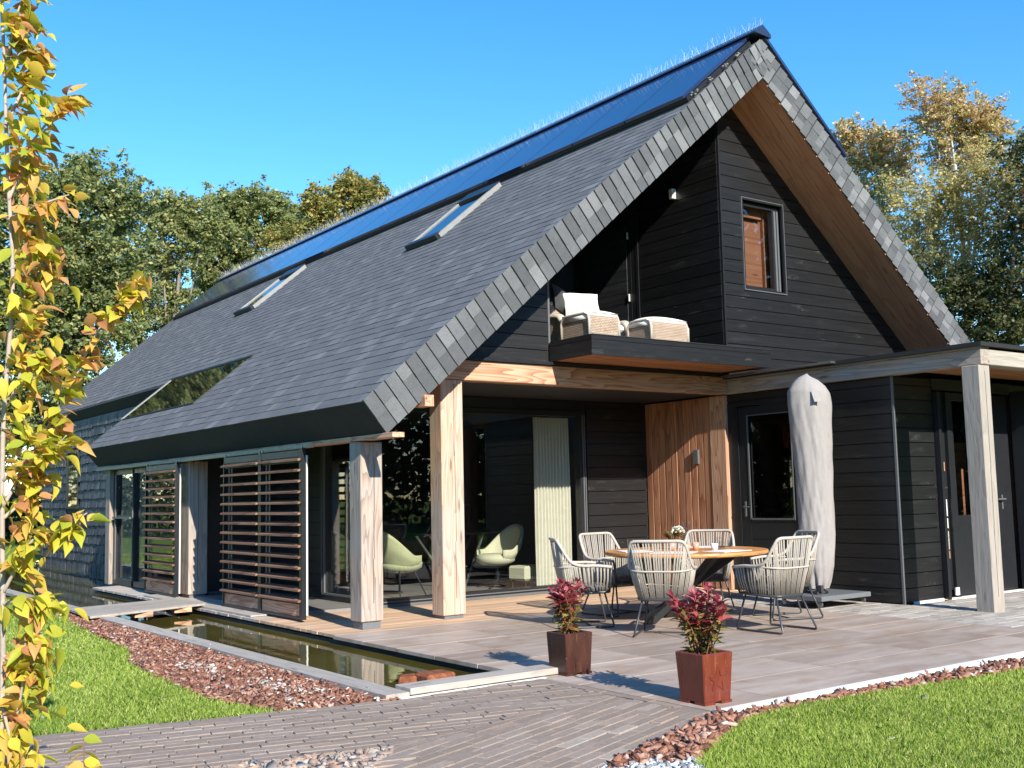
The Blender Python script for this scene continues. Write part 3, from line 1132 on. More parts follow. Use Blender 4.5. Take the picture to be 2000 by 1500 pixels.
# ridge cap and solar panels
rc = MB()
rc.prism([(XR - 0.17, YG - 0.05, ZR + 0.08), (XR + 0.19, YG - 0.05, ZR + 0.06), (XR + 0.18, YG - 0.05, ZR + 0.12), (XR + 0.01, YG - 0.05, ZR + 0.235), (XR - 0.16, YG - 0.05, ZR + 0.11)], (0, YB - YG, 0))
rc.build('ridge_cap', 'ridge_metal', roof_o)
bt = MB()
for side, fn in ((0, RL), (1, RR)):
    bt.hexa([fn(6.9, YG + 0.1, 0.02), fn(6.9, YB - 0.3, 0.02), fn(SL - 0.1, YB - 0.3, 0.02), fn(SL - 0.1, YG + 0.1, 0.02), fn(6.9, YG + 0.1, 0.085), fn(6.9, YB - 0.3, 0.085), fn(SL - 0.1, YB - 0.3, 0.085), fn(SL - 0.1, YG + 0.1, 0.085)])
bt.build('panel_batten', 'frame_black', roof_o)
y = YG + 0.12
while y < YB - 1.0:
    for side, fn in ((0, RL), (1, RR)):
        m = MB()
        a, b_ = y + 0.014 - (0.15 if side and y < YG + 0.5 else 0.0), y + 1.236
        up = 0.0
        s0, s1 = 6.88 if side == 0 else 6.4, SL - 0.03
        m.hexa([fn(s0, a, 0.09), fn(s0, b_, 0.09), fn(s1, b_, 0.10), fn(s1, a, 0.10), fn(s0, a, 0.135 + up), fn(s0, b_, 0.135 + up), fn(s1, b_, 0.145 + up), fn(s1, a, 0.145 + up)])
        p = m.build('solar_panel', 'solar_glass', roof_o)
    y += 1.25
# bird spikes along the ridge
sp = MB()
y = YG
while y < YB - 0.3:
    for k_ in (-1, 0, 1):
        b0 = Vector((XR + 0.02 + 0.02 * k_, y + random.uniform(-0.02, 0.02), ZR + 0.23))
        tp = b0 + Vector((k_ * 0.075 + random.uniform(-0.02, 0.02), random.uniform(-0.05, 0.05), random.uniform(0.11, 0.18)))
        sp.tube([b0, tp], [0.0026, 0.0016], 3)
    y += 0.085
sp.build('bird_spikes', 'spike', roof_o, kind='stuff')
# pale leaf tufts caught under the panel edge
lt = MB()
for s_ in (7.05, 7.45, 7.9, 8.2):
    for q_ in range(5):
        c = Vector(RL(s_ + random.uniform(-0.06, 0.06), YG + random.uniform(0.0, 0.1), 0.05 + random.uniform(0, 0.04)))
        lt.lathe([(0.004, -0.012), (0.022, 0.0), (0.004, 0.012)], c, 5)
lt.build('leaf_litter', 'pale_litter', roof_o, kind='stuff')

# two tilting rooflights below the panels
for y0, y1 in ((14.78, 15.80), (22.45, 23.45)):
    s0, s1 = 4.95, 6.58
    f_ = 0.07

    def rbox(c0, c1, d0, d1, h0, h1):
        q = MB()
        q.hexa([RL(c0, d0, h0), RL(c0, d1, h0), RL(c1, d1, h0), RL(c1, d0, h0), RL(c0, d0, h1), RL(c0, d1, h1), RL(c1, d1, h1), RL(c1, d0, h1)])
        return q
    rl = rbox(s0 + 0.01, s1 - 0.01, y0 + 0.01, y1 - 0.01, 0.0, 0.028).build('rooflight', 'black_metal', roof_o)
    for c, d in ((y0, y0 + f_), (y1 - f_, y1)):
        rbox(s0, s1, c, d, 0.0, 0.085).build('side_rail', 'alu', rl)
    for a, b_ in ((s0 - 0.07, s0 + 0.05), (s1 - 0.28, s1 + 0.03)):
        rbox(a, b_, y0 + 0.02, y1 - 0.02, 0.01, 0.10).build('end_rail', 'black_metal', rl)
    m = MB()
    a, b_ = s0 + 0.05, s1 - 0.28
    m.hexa([RL(a, y0 + f_, 0.03), RL(a, y1 - f_, 0.03), RL(b_, y1 - f_, 0.03), RL(b_, y0 + f_, 0.03), RL(a, y0 + f_, 0.06), RL(a, y1 - f_, 0.06), RL(b_, y1 - f_, 0.06), RL(b_, y0 + f_, 0.06)])
    m.build('pane', 'roof_glass', rl)
# big flush window in the lower roof
s0, s1, y0, y1 = glass_rect
m = MB()
m.hexa([RL(s0, y0, 0.002), RL(s0, y1, 0.002), RL(s1, y1, 0.002), RL(s1, y0, 0.002), RL(s0, y0, 0.02), RL(s0, y1, 0.02), RL(s1, y1, 0.02), RL(s1, y0, 0.02)])
rw = m.build('roof_window', 'roof_glass', roof_o)
m = MB()
m.hexa([RL(s1, y0 - 0.1, 0.0), RL(s1, YE + 0.01, 0.0), RL(s1 + 0.05, YE + 0.01, 0.0), RL(s1 + 0.05, y0 - 0.1, 0.0), RL(s1, y0 - 0.1, 0.035), RL(s1, YE + 0.01, 0.035), RL(s1 + 0.05, YE + 0.01, 0.035), RL(s1 + 0.05, y0 - 0.1, 0.035)])
m.build('frame', 'black_metal', rw)
m = MB()
m.hexa([RL(s0 - 0.03, y0, 0.0), RL(s0 - 0.03, YE, 0.0), RL(s0, YE, 0.0), RL(s0, y0, 0.0), RL(s0 - 0.03, y0, 0.022), RL(s0 - 0.03, YE, 0.022), RL(s0, YE, 0.022), RL(s0, y0, 0.022)])
m.build('frame', 'black_metal', rw)
m = MB()
m.hexa([RL(s0 - 0.03, y1 + 0.0, 0.0), RL(s0 - 0.03, YE + 0.03, 0.0), RL(s1 + 0.0, YE + 0.03, 0.0), RL(s1 + 0.0, y1, 0.0), RL(s0 - 0.03, y1, 0.03), RL(s0 - 0.03, YE + 0.03, 0.03), RL(s1, YE + 0.03, 0.03), RL(s1, y1, 0.03)])
m.build('edge_trim', 'alu', rw)

# ---- timber: posts, beams, rail under the eave
PST = []


def post(x0, x1, y0, y1, z0, z1, mat, foot=0.0):
    m = MB()
    m.box(x0, x1, y0, y1, z0 + foot, z1)
    p = m.build('post', mat, house, bevel=0.008)
    if foot:
        m = MB()
        m.box(x0 + 0.025, x1 - 0.025, y0 + 0.025, y1 - 0.025, z0, z0 + foot)
        m.build('post_foot', 'slab_granite', p)
    # drying cracks
    m = MB()
    cx = x0 + (x1 - x0) * random.uniform(0.4, 0.6)
    zc = z0 + foot + 0.2
    while zc < z1 - 0.3:
        L = random.uniform(0.3, 0.7)
        m.box(cx - 0.003, cx + 0.003, y0 - 0.0015, y0 + 0.02, zc, min(zc + L, z1 - 0.05))
        cx = min(x1 - 0.05, max(x0 + 0.05, cx + random.uniform(-0.012, 0.012)))
        zc += L
    m.build('crack', 'soil', p)
    return p


post(5.88, 6.16, 11.02, 11.29, 0.0, 2.10, 'larch_grey_z', 0.085)
post(7.10, 7.42, 11.235, 11.50, 0.0, 2.895, 'larch_pale_z', 0.04)
post(5.92, 6.22, 16.70, 17.08, 0.0, 2.10, 'larch_grey_z', 0.05)
post(5.88, 6.08, 20.80, 21.05, 0.0, 2.10, 'larch_grey_z')
post(12.195, 12.40, 11.34, 11.66, 0.0, 2.895, 'larch_z')
post(12.13, 12.36, 7.18, 7.41, -0.05, 2.895, 'weathered_z')


def beam(name, x0, x1, y0, y1, z0, z1, mat, bev=0.008):
    m = MB()
    m.box(x0, x1, y0, y1, z0, z1)
    return m.build(name, mat, house, bevel=bev)


beam('beam', 7.02, 12.168, 11.245, 11.44, 2.90, 3.155, 'larch_x')
beam('beam', 12.17, 12.36, 7.165, 11.335, 2.90, 3.09, 'larch_grey_y')
beam('beam', 12.365, 19.0, 7.165, 7.37, 2.90, 3.09, 'weathered_x')
beam('beam', 12.16, 12.36, 7.168, 11.335, 3.092, 3.115, 'weathered_y', 0.0)
beam('eave_plate', 5.87, 6.02, 10.27, 21.5, 2.115, 2.17, 'larch_y', 0.004)
beam('purlin_end', 6.34, 6.46, 10.36, 10.6, 2.47, 2.60, 'larch_y', 0.004)
m = MB()
m.box(5.80, 5.865, 12.2, 21.4, 2.095, 2.14)
m.build('sliding_rail', 'rail_timber', house)

# canopy roof over the terrace wing
m = MB()
m.box(12.085, 19.1, 7.11, 11.25, 3.116, 3.165)
cano = m.build('canopy_roof', 'roofing', house)
m = MB()
m.box(12.345, 19.0, 7.375, 8.42, 2.99, 3.09)
m.build('canopy_deck', 'roofing', cano)
for i in range(7):
    m = MB()
    m.box(12.345, 19.0, 7.38 + i * 0.148, 7.38 + i * 0.148 + 0.143, 2.965, 2.985)
    m.build('soffit_board', 'soffit_x', cano)


# ---- horizontal planking
def planks(parent, axis, c, z0, z1, fa, fb, mat, holes=(), ph=0.187, th=0.022, out=-1, name='plank', zoff=0.0):
    """weatherboards on plane axis=c; fa/fb give the two ends at height z; holes are (a0,a1,z0,z1)"""
    z = z0 + zoff
    if zoff > 0:
        z -= ph
    while z < z1 - 0.01:
        lo, hi = max(z, z0), min(z + ph, z1)
        z += ph
        if hi - lo < 0.02:
            continue
        cuts = sorted({lo, hi} | {h for ho in holes for h in (ho[2], ho[3]) if lo + 0.015 < h < hi - 0.015})
        for l2, h2 in zip(cuts, cuts[1:]):
            segs = [(None, None)]
            mid = (l2 + h2) / 2
            for ho in holes:
                if ho[2] < mid < ho[3]:
                    segs = [(None, ho[0]), (ho[1], None)]
            for a, b_ in segs:
                g_ = 0.006
                A0 = fa(l2) if a is None else a
                A1 = fa(h2) if a is None else a
                B0 = fb(l2) if b_ is None else b_
                B1 = fb(h2) if b_ is None else b_
                if B0 - A0 < 0.02 and B1 - A1 < 0.02:
                    continue
                B0, B1 = max(B0, A0 + 0.004), max(B1, A1 + 0.004)
                zb, zt = l2 + (g_ if l2 == lo else 0.0), h2 - (g_ if h2 == hi else 0.0)
                pr = random.uniform(-0.002, 0.002)
                m = MB()
                if axis == 'y':
                    m.prism([(A0, c + pr, zb), (B0, c + pr, zb), (B1, c + pr, zt), (A1, c + pr, zt)], (0, th, 0))
                else:
                    m.prism([(c + pr, B0, zb), (c + pr, A0, zb), (c + pr, A1, zt), (c + pr, B1, zt)], (th * -out, 0, 0))
                m.build(name, mat, parent)


YW = 11.28     # plane of the upper gable wall
YL = 13.10     # plane of the recessed living-room front
XC = 12.23     # right cheek of the balcony recess
# right part of the gable wall with its window
WX0, WX1, WZ0, WZ1 = 12.72, 13.63, 4.575, 5.975
xr_at = lambda z: XR + max(0.0, (zi - z) / math.tan(TH))
xl_at = lambda z: XR - max(0.0, (zi - z) / math.tan(TH))
m = MB()
zb = 3.12
for (a, b_, z0, z1) in ((XC + 0.01, WX0, zb, None), (WX1, 18.2, zb, None)):
    pts = [(a, YW + 0.03, zb), (min(b_, xr_at(zb) - 0.02), YW + 0.03, zb)]
    if b_ > 18:
        pts += [(a, YW + 0.03, zi - (a - XR) * math.tan(TH) - 0.02)]
    else:
        pts += [(b_, YW + 0.03, zi - (b_ - XR) * math.tan(TH) - 0.02), (XR, YW + 0.03, zi - 0.02), (a, YW + 0.03, zi - 0.1)]
    m.prism(pts, (0, 0.1, 0))
m.prism([(WX0, YW + 0.03, zb), (WX1, YW + 0.03, zb), (WX1, YW + 0.03, WZ0), (WX0, YW + 0.03, WZ0)], (0, 0.1, 0))
m.prism([(WX0, YW + 0.03, WZ1), (WX1, YW + 0.03, WZ1), (WX1, YW + 0.03, zi - (WX1 - XR) * math.tan(TH) - 0.02), (WX0, YW + 0.03, zi - (WX0 - XR) * math.tan(TH) - 0.02)], (0, 0.1, 0))
gw = m.build('gable_wall', 'roofing', house)
planks(gw, 'y', YW, zb, zi - 0.05, lambda z: XC + 0.022 if z < zi - 0.12 else XC + 0.022, lambda z: xr_at(z) - 0.01, 'char_x', holes=[(WX0 - 0.03, WX1 + 0.03, WZ0 - 0.03, WZ1 + 0.03)])
# left part, beside the balcony
XB0 = 8.84
m = MB()
m.prism([(xl_at(3.17) + 0.02, YW + 0.03, 3.17), (XB0, YW + 0.03, 3.17), (XB0, YW + 0.03, zi - (XR - XB0) * math.tan(TH) - 0.02)], (0, 0.1, 0))
gl_ = m.build('gable_wall', 'roofing', house)
planks(gl_, 'y', YW, 3.17, zi - (XR - XB0) * math.tan(TH), lambda z: xl_at(z) + 0.01, lambda z: XB0 - 0.02, 'char_x')
m = MB()
m.box(XB0 - 0.018, XB0 + 0.012, YW - 0.012, YW + 0.03, 3.45, 4.55)
m.build('corner_trim', 'trim_grey', gl_)
m = MB()
m.box(XC - 0.012, XC + 0.02, YW - 0.014, YW + 0.03, 3.45, 7.15)
m.build('corner_trim', 'frame_black', gw)

# gable window
m = MB()
for b_ in ((WX0 - 0.03, WX0 + 0.0, WZ0 - 0.03, WZ1 + 0.03), (WX1, WX1 + 0.03, WZ0 - 0.03, WZ1 + 0.03), (WX0, WX1, WZ1, WZ1 + 0.03), (WX0, WX1, WZ0 - 0.03, WZ0)):
    m.box(b_[0], b_[1], YW - 0.018, YW + 0.16, b_[2], b_[3])
win = m.build('window', 'frame_black', house)
m = MB()
for b_ in ((WX0 - 0.036, WX0 - 0.026, WZ0 - 0.036, WZ1 + 0.036), (WX1 + 0.026, WX1 + 0.036, WZ0 - 0.036, WZ1 + 0.036), (WX0 - 0.026, WX1 + 0.026, WZ1 + 0.026, WZ1 + 0.036), (WX0 - 0.026, WX1 + 0.026, WZ0 - 0.036, WZ0 - 0.022)):
    m.box(b_[0], b_[1], YW - 0.022, YW + 0.01, b_[2], b_[3])
m.build('edge_trim', 'trim_grey', win)
m = MB()
for b_ in ((WX0, WX0 + 0.035, WZ0, WZ1), (WX1 - 0.16, WX1, WZ0, WZ1), (WX0 + 0.035, WX1 - 0.16, WZ1 - 0.07, WZ1), (WX0 + 0.035, WX1 - 0.16, WZ0, WZ0 + 0.06)):
    m.box(b_[0], b_[1], YW + 0.06, YW + 0.14, b_[2], b_[3])
m.build('frame', 'frame_black', win)
m = MB()
m.box(WX1 - 0.14, WX1 - 0.10, YW + 0.035, YW + 0.058, WZ0 + 0.02, WZ1 - 0.08)
m.box(WX1 - 0.075, WX1 - 0.04, YW + 0.035, YW + 0.058, WZ0 + 0.02, WZ1 - 0.08)
m.build('sash_strip', 'trim_grey', win)
m = MB()
m.box(WX0 + 0.035, WX1 - 0.16, YW + 0.09, YW + 0.1, WZ0 + 0.06, WZ1 - 0.07)
m.build('pane', 'glass', win)
# room behind the gable window
m = MB()
rb = 14.2
m.add([(12.32, 11.43, 3.5), (16.5, 11.43, 3.5), (16.5, rb, 3.5), (12.32, rb, 3.5)], [(0, 1, 2, 3)])
m.add([(12.32, 11.43, 3.5), (12.32, rb, 3.5), (12.32, rb, 7.4), (12.32, 11.43, 7.4)], [(0, 1, 2, 3)])
m.add([(12.36, rb, 3.5), (16.6, rb, 3.5), (16.6, rb, 4.0), (12.36, rb, 7.5)], [(0, 1, 2, 3)])
m.add([(12.36, 11.42, 7.45), (12.36, rb, 7.45), (17.2, rb, 3.5), (17.2, 11.42, 3.5)], [(0, 1, 2, 3)])
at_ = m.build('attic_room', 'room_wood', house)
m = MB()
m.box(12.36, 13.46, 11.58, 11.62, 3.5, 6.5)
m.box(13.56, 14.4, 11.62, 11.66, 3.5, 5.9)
m.build('added_partition', 'room_wood', at_)  # partition added close behind the pane so the sun catches it
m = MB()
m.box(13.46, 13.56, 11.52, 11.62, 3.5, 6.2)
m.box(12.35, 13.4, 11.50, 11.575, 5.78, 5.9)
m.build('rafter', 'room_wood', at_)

# ---- balcony recess
m = MB()
m.box(XC, XC + 0.08, YW + 0.03, 14.9, 3.45, 7.2)
ck = m.build('recess_wall', 'roofing', house)
DY0, DY1, DZ1 = 13.15, 14.55, 6.05
planks(ck, 'x', XC - 0.02, 3.47, 7.3, lambda z: YW + 0.03, lambda z: 13.10, 'char_y', th=0.02)
m = MB()
m.prism([(XB0, 14.85, 3.45), (XC, 14.85, 3.45), (XC, 14.85, zsoff(XC)), (XB0, 14.85, zsoff(XB0))], (0, 0.1, 0))
m.box(XB0 - 0.1, XB0, YW + 0.13, 14.9, 3.45, 5.0)
m.build('recess_wall', 'roofing', house)
# balcony door in the right cheek, boarded like the wall
m = MB()
for b_ in ((13.12, 13.18), (13.30, 13.38), (14.50, 14.58)):
    m.box(XC - 0.035, XC + 0.0, b_[0], b_[1], 3.47, DZ1)
m.box(XC - 0.03, XC, 13.18, 13.30, 3.47, DZ1)
m.box(XC - 0.035, XC, 13.38, 14.50, DZ1 - 0.08, DZ1)
bd = m.build('balcony_door', 'frame_black', house)
z = 3.5
while z < DZ1 - 0.12:
    m = MB()
    m.box(XC - 0.05, XC - 0.03, 13.39, 14.49, z + 0.004, min(z + 0.187, DZ1 - 0.09) - 0.004)
    m.build('plank', 'char_door_lit', bd)
    z += 0.187
m = MB()
for z in (3.75, 4.7, 5.75):
    m.lathe([(0.014, -0.06), (0.014, 0.06)], (XC - 0.055, 13.34, z), 8)
m.build('hinge', 'lamp_white', bd)
m = MB()
m.box(XC - 0.10, XC - 0.05, 14.32, 14.44, 4.58, 4.60)
m.box(XC - 0.062, XC - 0.05, 14.39, 14.43, 4.42, 4.72)
m.build('handle', 'steel', bd)

# balcony slab
BX0, BX1, BY0, BZ0, BZ1 = 8.83, 12.20, 10.40, 3.205, 3.455
m = MB()
m.box(BX0 + 0.03, BX1, BY0 + 0.03, YW - 0.01, BZ0 + 0.02, BZ1 - 0.01)
m.box(BX0 + 0.03, XC - 0.01, YW - 0.01, 14.84, 3.2, 3.44)
bal = m.build('balcony', 'roofing', house)
for (x0, x1, y0, y1, z0, z1, mt) in ((BX0, BX1, BY0, BY0 + 0.028, BZ0, BZ1 - 0.058, 'char_x'), (BX0, BX1, BY0, BY0 + 0.028, BZ1 - 0.052, BZ1 + 0.004, 'char_x'),
                                 (BX0, BX0 + 0.028, BY0 + 0.03, YW - 0.002, BZ0, BZ1 - 0.058, 'char_y'), (BX0, BX0 + 0.028, BY0 + 0.03, YW - 0.002, BZ1 - 0.052, BZ1 + 0.004, 'char_y')):
    m = MB()
    m.box(x0, x1, y0, y1, z0, z1)
    m.build('fascia_board', mt, bal)
m = MB()
m.box(BX0 + 0.01, BX1, BY0 - 0.01, YW - 0.002, BZ1 + 0.006, BZ1 + 0.016)
m.build('edge_flashing', 'roofing', bal)
for i in range(5):
    y0 = BY0 + 0.04 + i * 0.165
    m = MB()
    m.box(BX0 + 0.035, BX1 - 0.01, y0, y0 + 0.160, BZ0 + 0.004, BZ0 + 0.018)
    m.build('soffit_board', 'soffit_x', bal)
m = MB()
m.box(7.45, XC - 0.05, 11.20, 11.25, 3.158, 3.20)
m.build('flashing', 'black_metal', house)
# small dark gutter between balcony and canopy
m = MB()
m.box(11.98, 12.08, 9.2, 11.2, 3.13, 3.16)
m.build('gutter', 'steel', house)

# ---- recessed living-room front (under the gable wall)
GX0, GX1, GZ1 = 7.24, 10.84, 2.68
m = MB()
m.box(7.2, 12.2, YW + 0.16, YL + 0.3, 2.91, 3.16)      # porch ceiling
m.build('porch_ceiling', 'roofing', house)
m = MB()
m.box(GX0, 12.2, YL + 0.02, YL + 0.12, GZ1 + 0.06, 2.91)
m.box(GX1 + 0.1, 12.2, YL + 0.025, YL + 0.12, 0.0, GZ1 + 0.06)
lf = m.build('front_wall', 'roofing', house)
planks(lf, 'y', YL, 0.0, 2.9, lambda z: GX1 + 0.12, lambda z: 12.19, 'char_x')
m = MB()
m.box(GX0, GX1 + 0.1, YL - 0.005, YL + 0.018, GZ1 + 0.07, 2.9)
m.build('fascia_board', 'char_x', lf)
# sliding glass front
m = MB()
m.box(GX0 - 0.03, GX0 + 0.04, YL - 0.02, YL + 0.1, 0.0, GZ1 + 0.06)
m.box(GX1 - 0.05, GX1 + 0.07, YL - 0.03, YL + 0.1, 0.0, GZ1 + 0.06)
m.box(GX0 + 0.04, GX1 - 0.05, YL - 0.03, YL + 0.1, GZ1 - 0.02, GZ1 + 0.06)
m.box(GX0 + 0.04, GX1 - 0.05, YL - 0.03, YL + 0.1, 0.0, 0.11)
gd = m.build('glass_front', 'frame_black', house)
m = MB()
m.box(GX0 + 0.04, GX1 - 0.05, YL - 0.055, YL - 0.032, 0.0, 0.035)
m.box(GX0 + 0.04, GX1 - 0.05, YL - 0.05, YL - 0.032, 0.06, 0.075)
m.box(GX1 + 0.0, GX1 + 0.02, YL - 0.045, YL - 0.032, 0.11, GZ1)
m.box(GX1 + 0.04, GX1 + 0.055, YL - 0.045, YL - 0.032, 0.11, GZ1)
m.build('track', 'trim_grey', gd)
for a, b_ in ((GX0 + 0.04, GX1 - 0.05),):
    m = MB()
    m.box(a, b_, YL + 0.02, YL + 0.03, 0.11, GZ1 - 0.02)
    m.build('pane', 'glass', gd)
# side window of the same room, looking onto the porch
m = MB()
for b_ in ((YL - 0.01, YL + 0.0, 0, 2.9), (14.55, 14.72, 0, 2.9)):
    m.box(7.17, 7.27, b_[0], b_[1], b_[2], b_[3])
m.box(7.17, 7.27, YL, 14.55, 0.0, 0.12)
m.box(7.17, 7.27, YL, 14.55, 2.72, 2.9)
sw = m.build('side_window', 'frame_black', house)
m = MB()
m.box(7.145, 7.168, 14.53, 14.56, 0.1, 2.5)
m.box(7.145, 7.168, 14.60, 14.62, 0.1, 2.5)
m.box(7.14, 7.168, YL + 0.05, 14.6, 0.10, 0.13)
m.build('track', 'trim_grey', sw)
m = MB()
m.box(7.21, 7.22, YL, 14.55, 0.12, 2.72)
m.build('pane', 'glass', sw)
# porch wall behind the louvres
m = MB()
m.box(7.22, 7.32, 14.72, 17.1, 0, 3.4)
m.box(6.2, 7.2, 17.0, 17.1, 0, 2.6)
m.box(7.22, 7.32, YL + 0.0, 14.72, 2.905, 3.4)
pw_ = m.build('porch_wall', 'roofing', house)
planks(pw_, 'x', 7.198, 0.0, 3.2, lambda z: 14.74, lambda z: 16.99, 'char_y', th=0.02)
m = MB()
m.box(6.23, 7.19, 16.975, 16.998, 0.06, 1.02)
m.box(6.23, 7.19, 16.975, 16.998, 1.03, 2.4)
m.build('panel', 'frame_black', pw_)
m = MB()
m.box(6.2, 7.2, 16.9, 16.97, 0.03, 0.06)
m.build('sill', 'trim_grey', pw_)
# glazed bay at the far end of the porch
m = MB()
for b_ in ((17.10, 17.22), (19.55, 19.66), (20.62, 20.80)):
    m.box(5.95, 6.05, b_[0], b_[1], 0.02, 2.1)
m.box(5.95, 6.05, 17.22, 20.62, 0.02, 0.12)
m.box(5.95, 6.05, 17.22, 20.62, 2.0, 2.1)
m.box(5.955, 6.045, 19.66, 20.62, 1.2, 1.26)
bay = m.build('bay_window', 'frame_black', house)
m = MB()
m.box(5.90, 5.948, 19.68, 20.7, 1.2, 1.235)
m.box(5.925, 5.948, 19.58, 19.60, 0.1, 2.0)
m.box(5.925, 5.948, 20.60, 20.63, 0.1, 2.0)
m.build('ledge', 'trim_grey', bay)
for a, b_, c, d in ((17.22, 19.55, 0.12, 2.0), (19.66, 20.62, 0.12, 1.2), (19.66, 20.62, 1.26, 2.0)):
    m = MB()
    m.box(5.99, 6.0, a, b_, c, d)
    m.build('pane', 'glass', bay)

# reddish upright cladding beside the glass front
m = MB()
m.box(12.235, 12.33, 11.67, YL + 0.02, 0.0, 2.9)
cl = m.build('clad_wall', 'roofing', house)
nb = 10
for i in range(nb):
    w = (YL - 0.005 - 11.665) / nb
    y0 = 11.665 + i * w
    m = MB()
    pr = random.uniform(0, 0.004)
    m.box(12.208 - pr, 12.232, y0 + 0.006, y0 + w - 0.006, 0.02, 2.89)
    m.build('plank', 'cladding', cl, bevel=0.007)
# wing wall facing the terrace with its glazed door
WXF = 12.262
DDY0, DDY1 = 10.0, 11.17
m = MB()
m.box(WXF + 0.022, WXF + 0.12, 8.50, DDY0, -0.05, 2.9)
m.box(WXF + 0.022, WXF + 0.12, DDY0, 11.35, 2.76, 2.9)
ww = m.build('wing_wall', 'roofing', house)
planks(ww, 'x', WXF, -0.02, 2.89, lambda z: 8.50, lambda z: DDY0 - 0.01 if z < 2.75 else 11.35, 'char_y')
m = MB()
m.box(WXF - 0.006, WXF + 0.018, 8.463, 8.493, -0.03, 2.89)
m.build('corner_trim', 'trim_grey', ww)
m = MB()
for b_ in ((DDY0, DDY0 + 0.06), (DDY1 - 0.02, DDY1 + 0.17)):
    m.box(WXF - 0.005, WXF + 0.1, b_[0], b_[1], 0.0, 2.76)
m.box(WXF - 0.005, WXF + 0.1, DDY0 + 0.06, DDY1 - 0.02, 2.70, 2.76)
td = m.build('terrace_door', 'frame_black', house)
m = MB()
d0, d1 = DDY0 + 0.065, DDY1 - 0.025
m.box(WXF + 0.01, WXF + 0.07, d0, d0 + 0.10, 0.02, 2.69)
m.box(WXF + 0.01, WXF + 0.07, d1 - 0.17, d1, 0.02, 2.69)
m.box(WXF + 0.01, WXF + 0.07, d0 + 0.1, d1 - 0.17, 2.56, 2.69)
m.box(WXF + 0.02, WXF + 0.06, d0 + 0.1, d1 - 0.17, 0.02, 1.04)
for z in (0.28, 0.52, 0.76):
    m.box(WXF + 0.014, WXF + 0.02, d0 + 0.1, d1 - 0.17, z, z + 0.22)
m.build('leaf', 'frame_black', td)
m = MB()
m.box(WXF + 0.0, WXF + 0.012, d0 + 0.09, d0 + 0.105, 1.03, 2.57)
m.box(WXF + 0.0, WXF + 0.012, d1 - 0.19, d1 - 0.165, 1.03, 2.57)
m.box(WXF + 0.0, WXF + 0.012, d0 + 0.1, d1 - 0.18, 1.03, 1.055)
m.box(WXF + 0.0, WXF + 0.012, d0 + 0.1, d1 - 0.18, 2.55, 2.565)
m.build('glazing_bead', 'trim_grey', td)
m = MB()
m.box(WXF + 0.035, WXF + 0.045, d0 + 0.1, d1 - 0.17, 1.04, 2.56)
m.build('pane', 'glass_dark', td)
m = MB()
m.tube([(WXF + 0.0, d1 - 0.08, 1.22), (WXF - 0.05, d1 - 0.08, 1.22), (WXF - 0.05, d1 - 0.19, 1.22)], 0.009, 6)
m.box(WXF - 0.0, WXF + 0.012, d1 - 0.095, d1 - 0.065, 1.08, 1.30)
m.build('handle', 'trim_grey', td)
# wing end wall facing the lawn, entrance beside it
m = MB()
m.box(12.30, 13.12, 8.494, 8.56, -0.05, 2.9)
m.box(15.05, 19.0, 8.494, 8.56, -0.05, 2.9)
m.box(13.12, 15.05, 8.46, 8.52, 2.75, 2.9)
we = m.build('wing_end_wall', 'roofing', house)
planks(we, 'y', 8.47, -0.02, 2.89, lambda z: 12.29, lambda z: 13.12, 'char_x')
planks(we, 'y', 8.47, -0.02, 2.89, lambda z: 15.06, lambda z: 17.5, 'char_x')
m = MB()
m.box(12.45, 13.1, 8.45, 8.468, -0.045, -0.005)
m.box(13.2, 15.0, 8.40, 8.46, -0.045, -0.01)
m.build('plinth', 'kerb', we)
# stable door leaf standing half open, key in the lock
m = MB()
m.box(13.14, 13.20, 8.40, 8.50, -0.02, 2.72)
m.box(13.36, 13.46, 8.42, 8.50, -0.02, 2.72)
m.box(13.20, 13.36, 8.47, 8.50, -0.02, 2.72)
en = m.build('entrance', 'frame_black', house)
m = MB()
m.box(13.215, 13.25, 8.455, 8.468, 1.36, 1.5)
m.box(13.222, 13.30, 8.43, 8.445, 1.43, 1.445)
m.box(13.225, 13.245, 8.44, 8.455, 1.30, 1.38)
m.build('handle', 'steel', en)
for z, h, mt in ((1.06, 0.22, 'sticker_white'), (0.90, 0.13, 'lamp_white'), (0.62, 0.24, 'paper_photo'), (0.50, 0.10, 'cladding'), (1.66, 0.12, 'cladding')):
    m = MB()
    m.box(13.225, 13.31, 8.458, 8.467, z, z + h)
    m.build('card', mt, en)
m = MB()
m.box(13.30, 13.38, 8.395, 8.415, 0.02, 0.12)
m.build('socket', 'lamp_white', en)
m = MB()
m.box(13.46, 13.56, 8.46, 8.52, 0.0, 2.72)
m.box(14.55, 14.92, 8.46, 8.52, 0.0, 2.72)
m.box(13.56, 14.55, 8.46, 8.52, 2.62, 2.72)
m.box(13.56, 14.55, 8.47, 8.51, 0.0, 1.06)
ed = m.build('entrance_door', 'frame_black', house)
m = MB()
m.box(13.56, 14.55, 8.485, 8.495, 1.06, 2.62)
m.build('pane', 'glass', ed)
m = MB()
m.tube([(14.66, 8.46, 1.26), (14.66, 8.40, 1.26), (14.45, 8.40, 1.26)], 0.012, 6)
m.box(14.645, 14.675, 8.452, 8.462, 1.12, 1.32)
m.build('handle', 'trim_grey', ed)
m = MB()
m.prism([(14.44, 8.478, 2.02), (14.56, 8.478, 2.02), (14.56, 8.478, 2.12)], (0, 0.006, 0))
m.box(14.44, 14.56, 8.478, 8.484, 1.90, 1.925)
m.box(14.44, 14.56, 8.478, 8.484, 1.94, 1.965)
m.build('sticker', 'sticker_blue', ed)
m = MB()
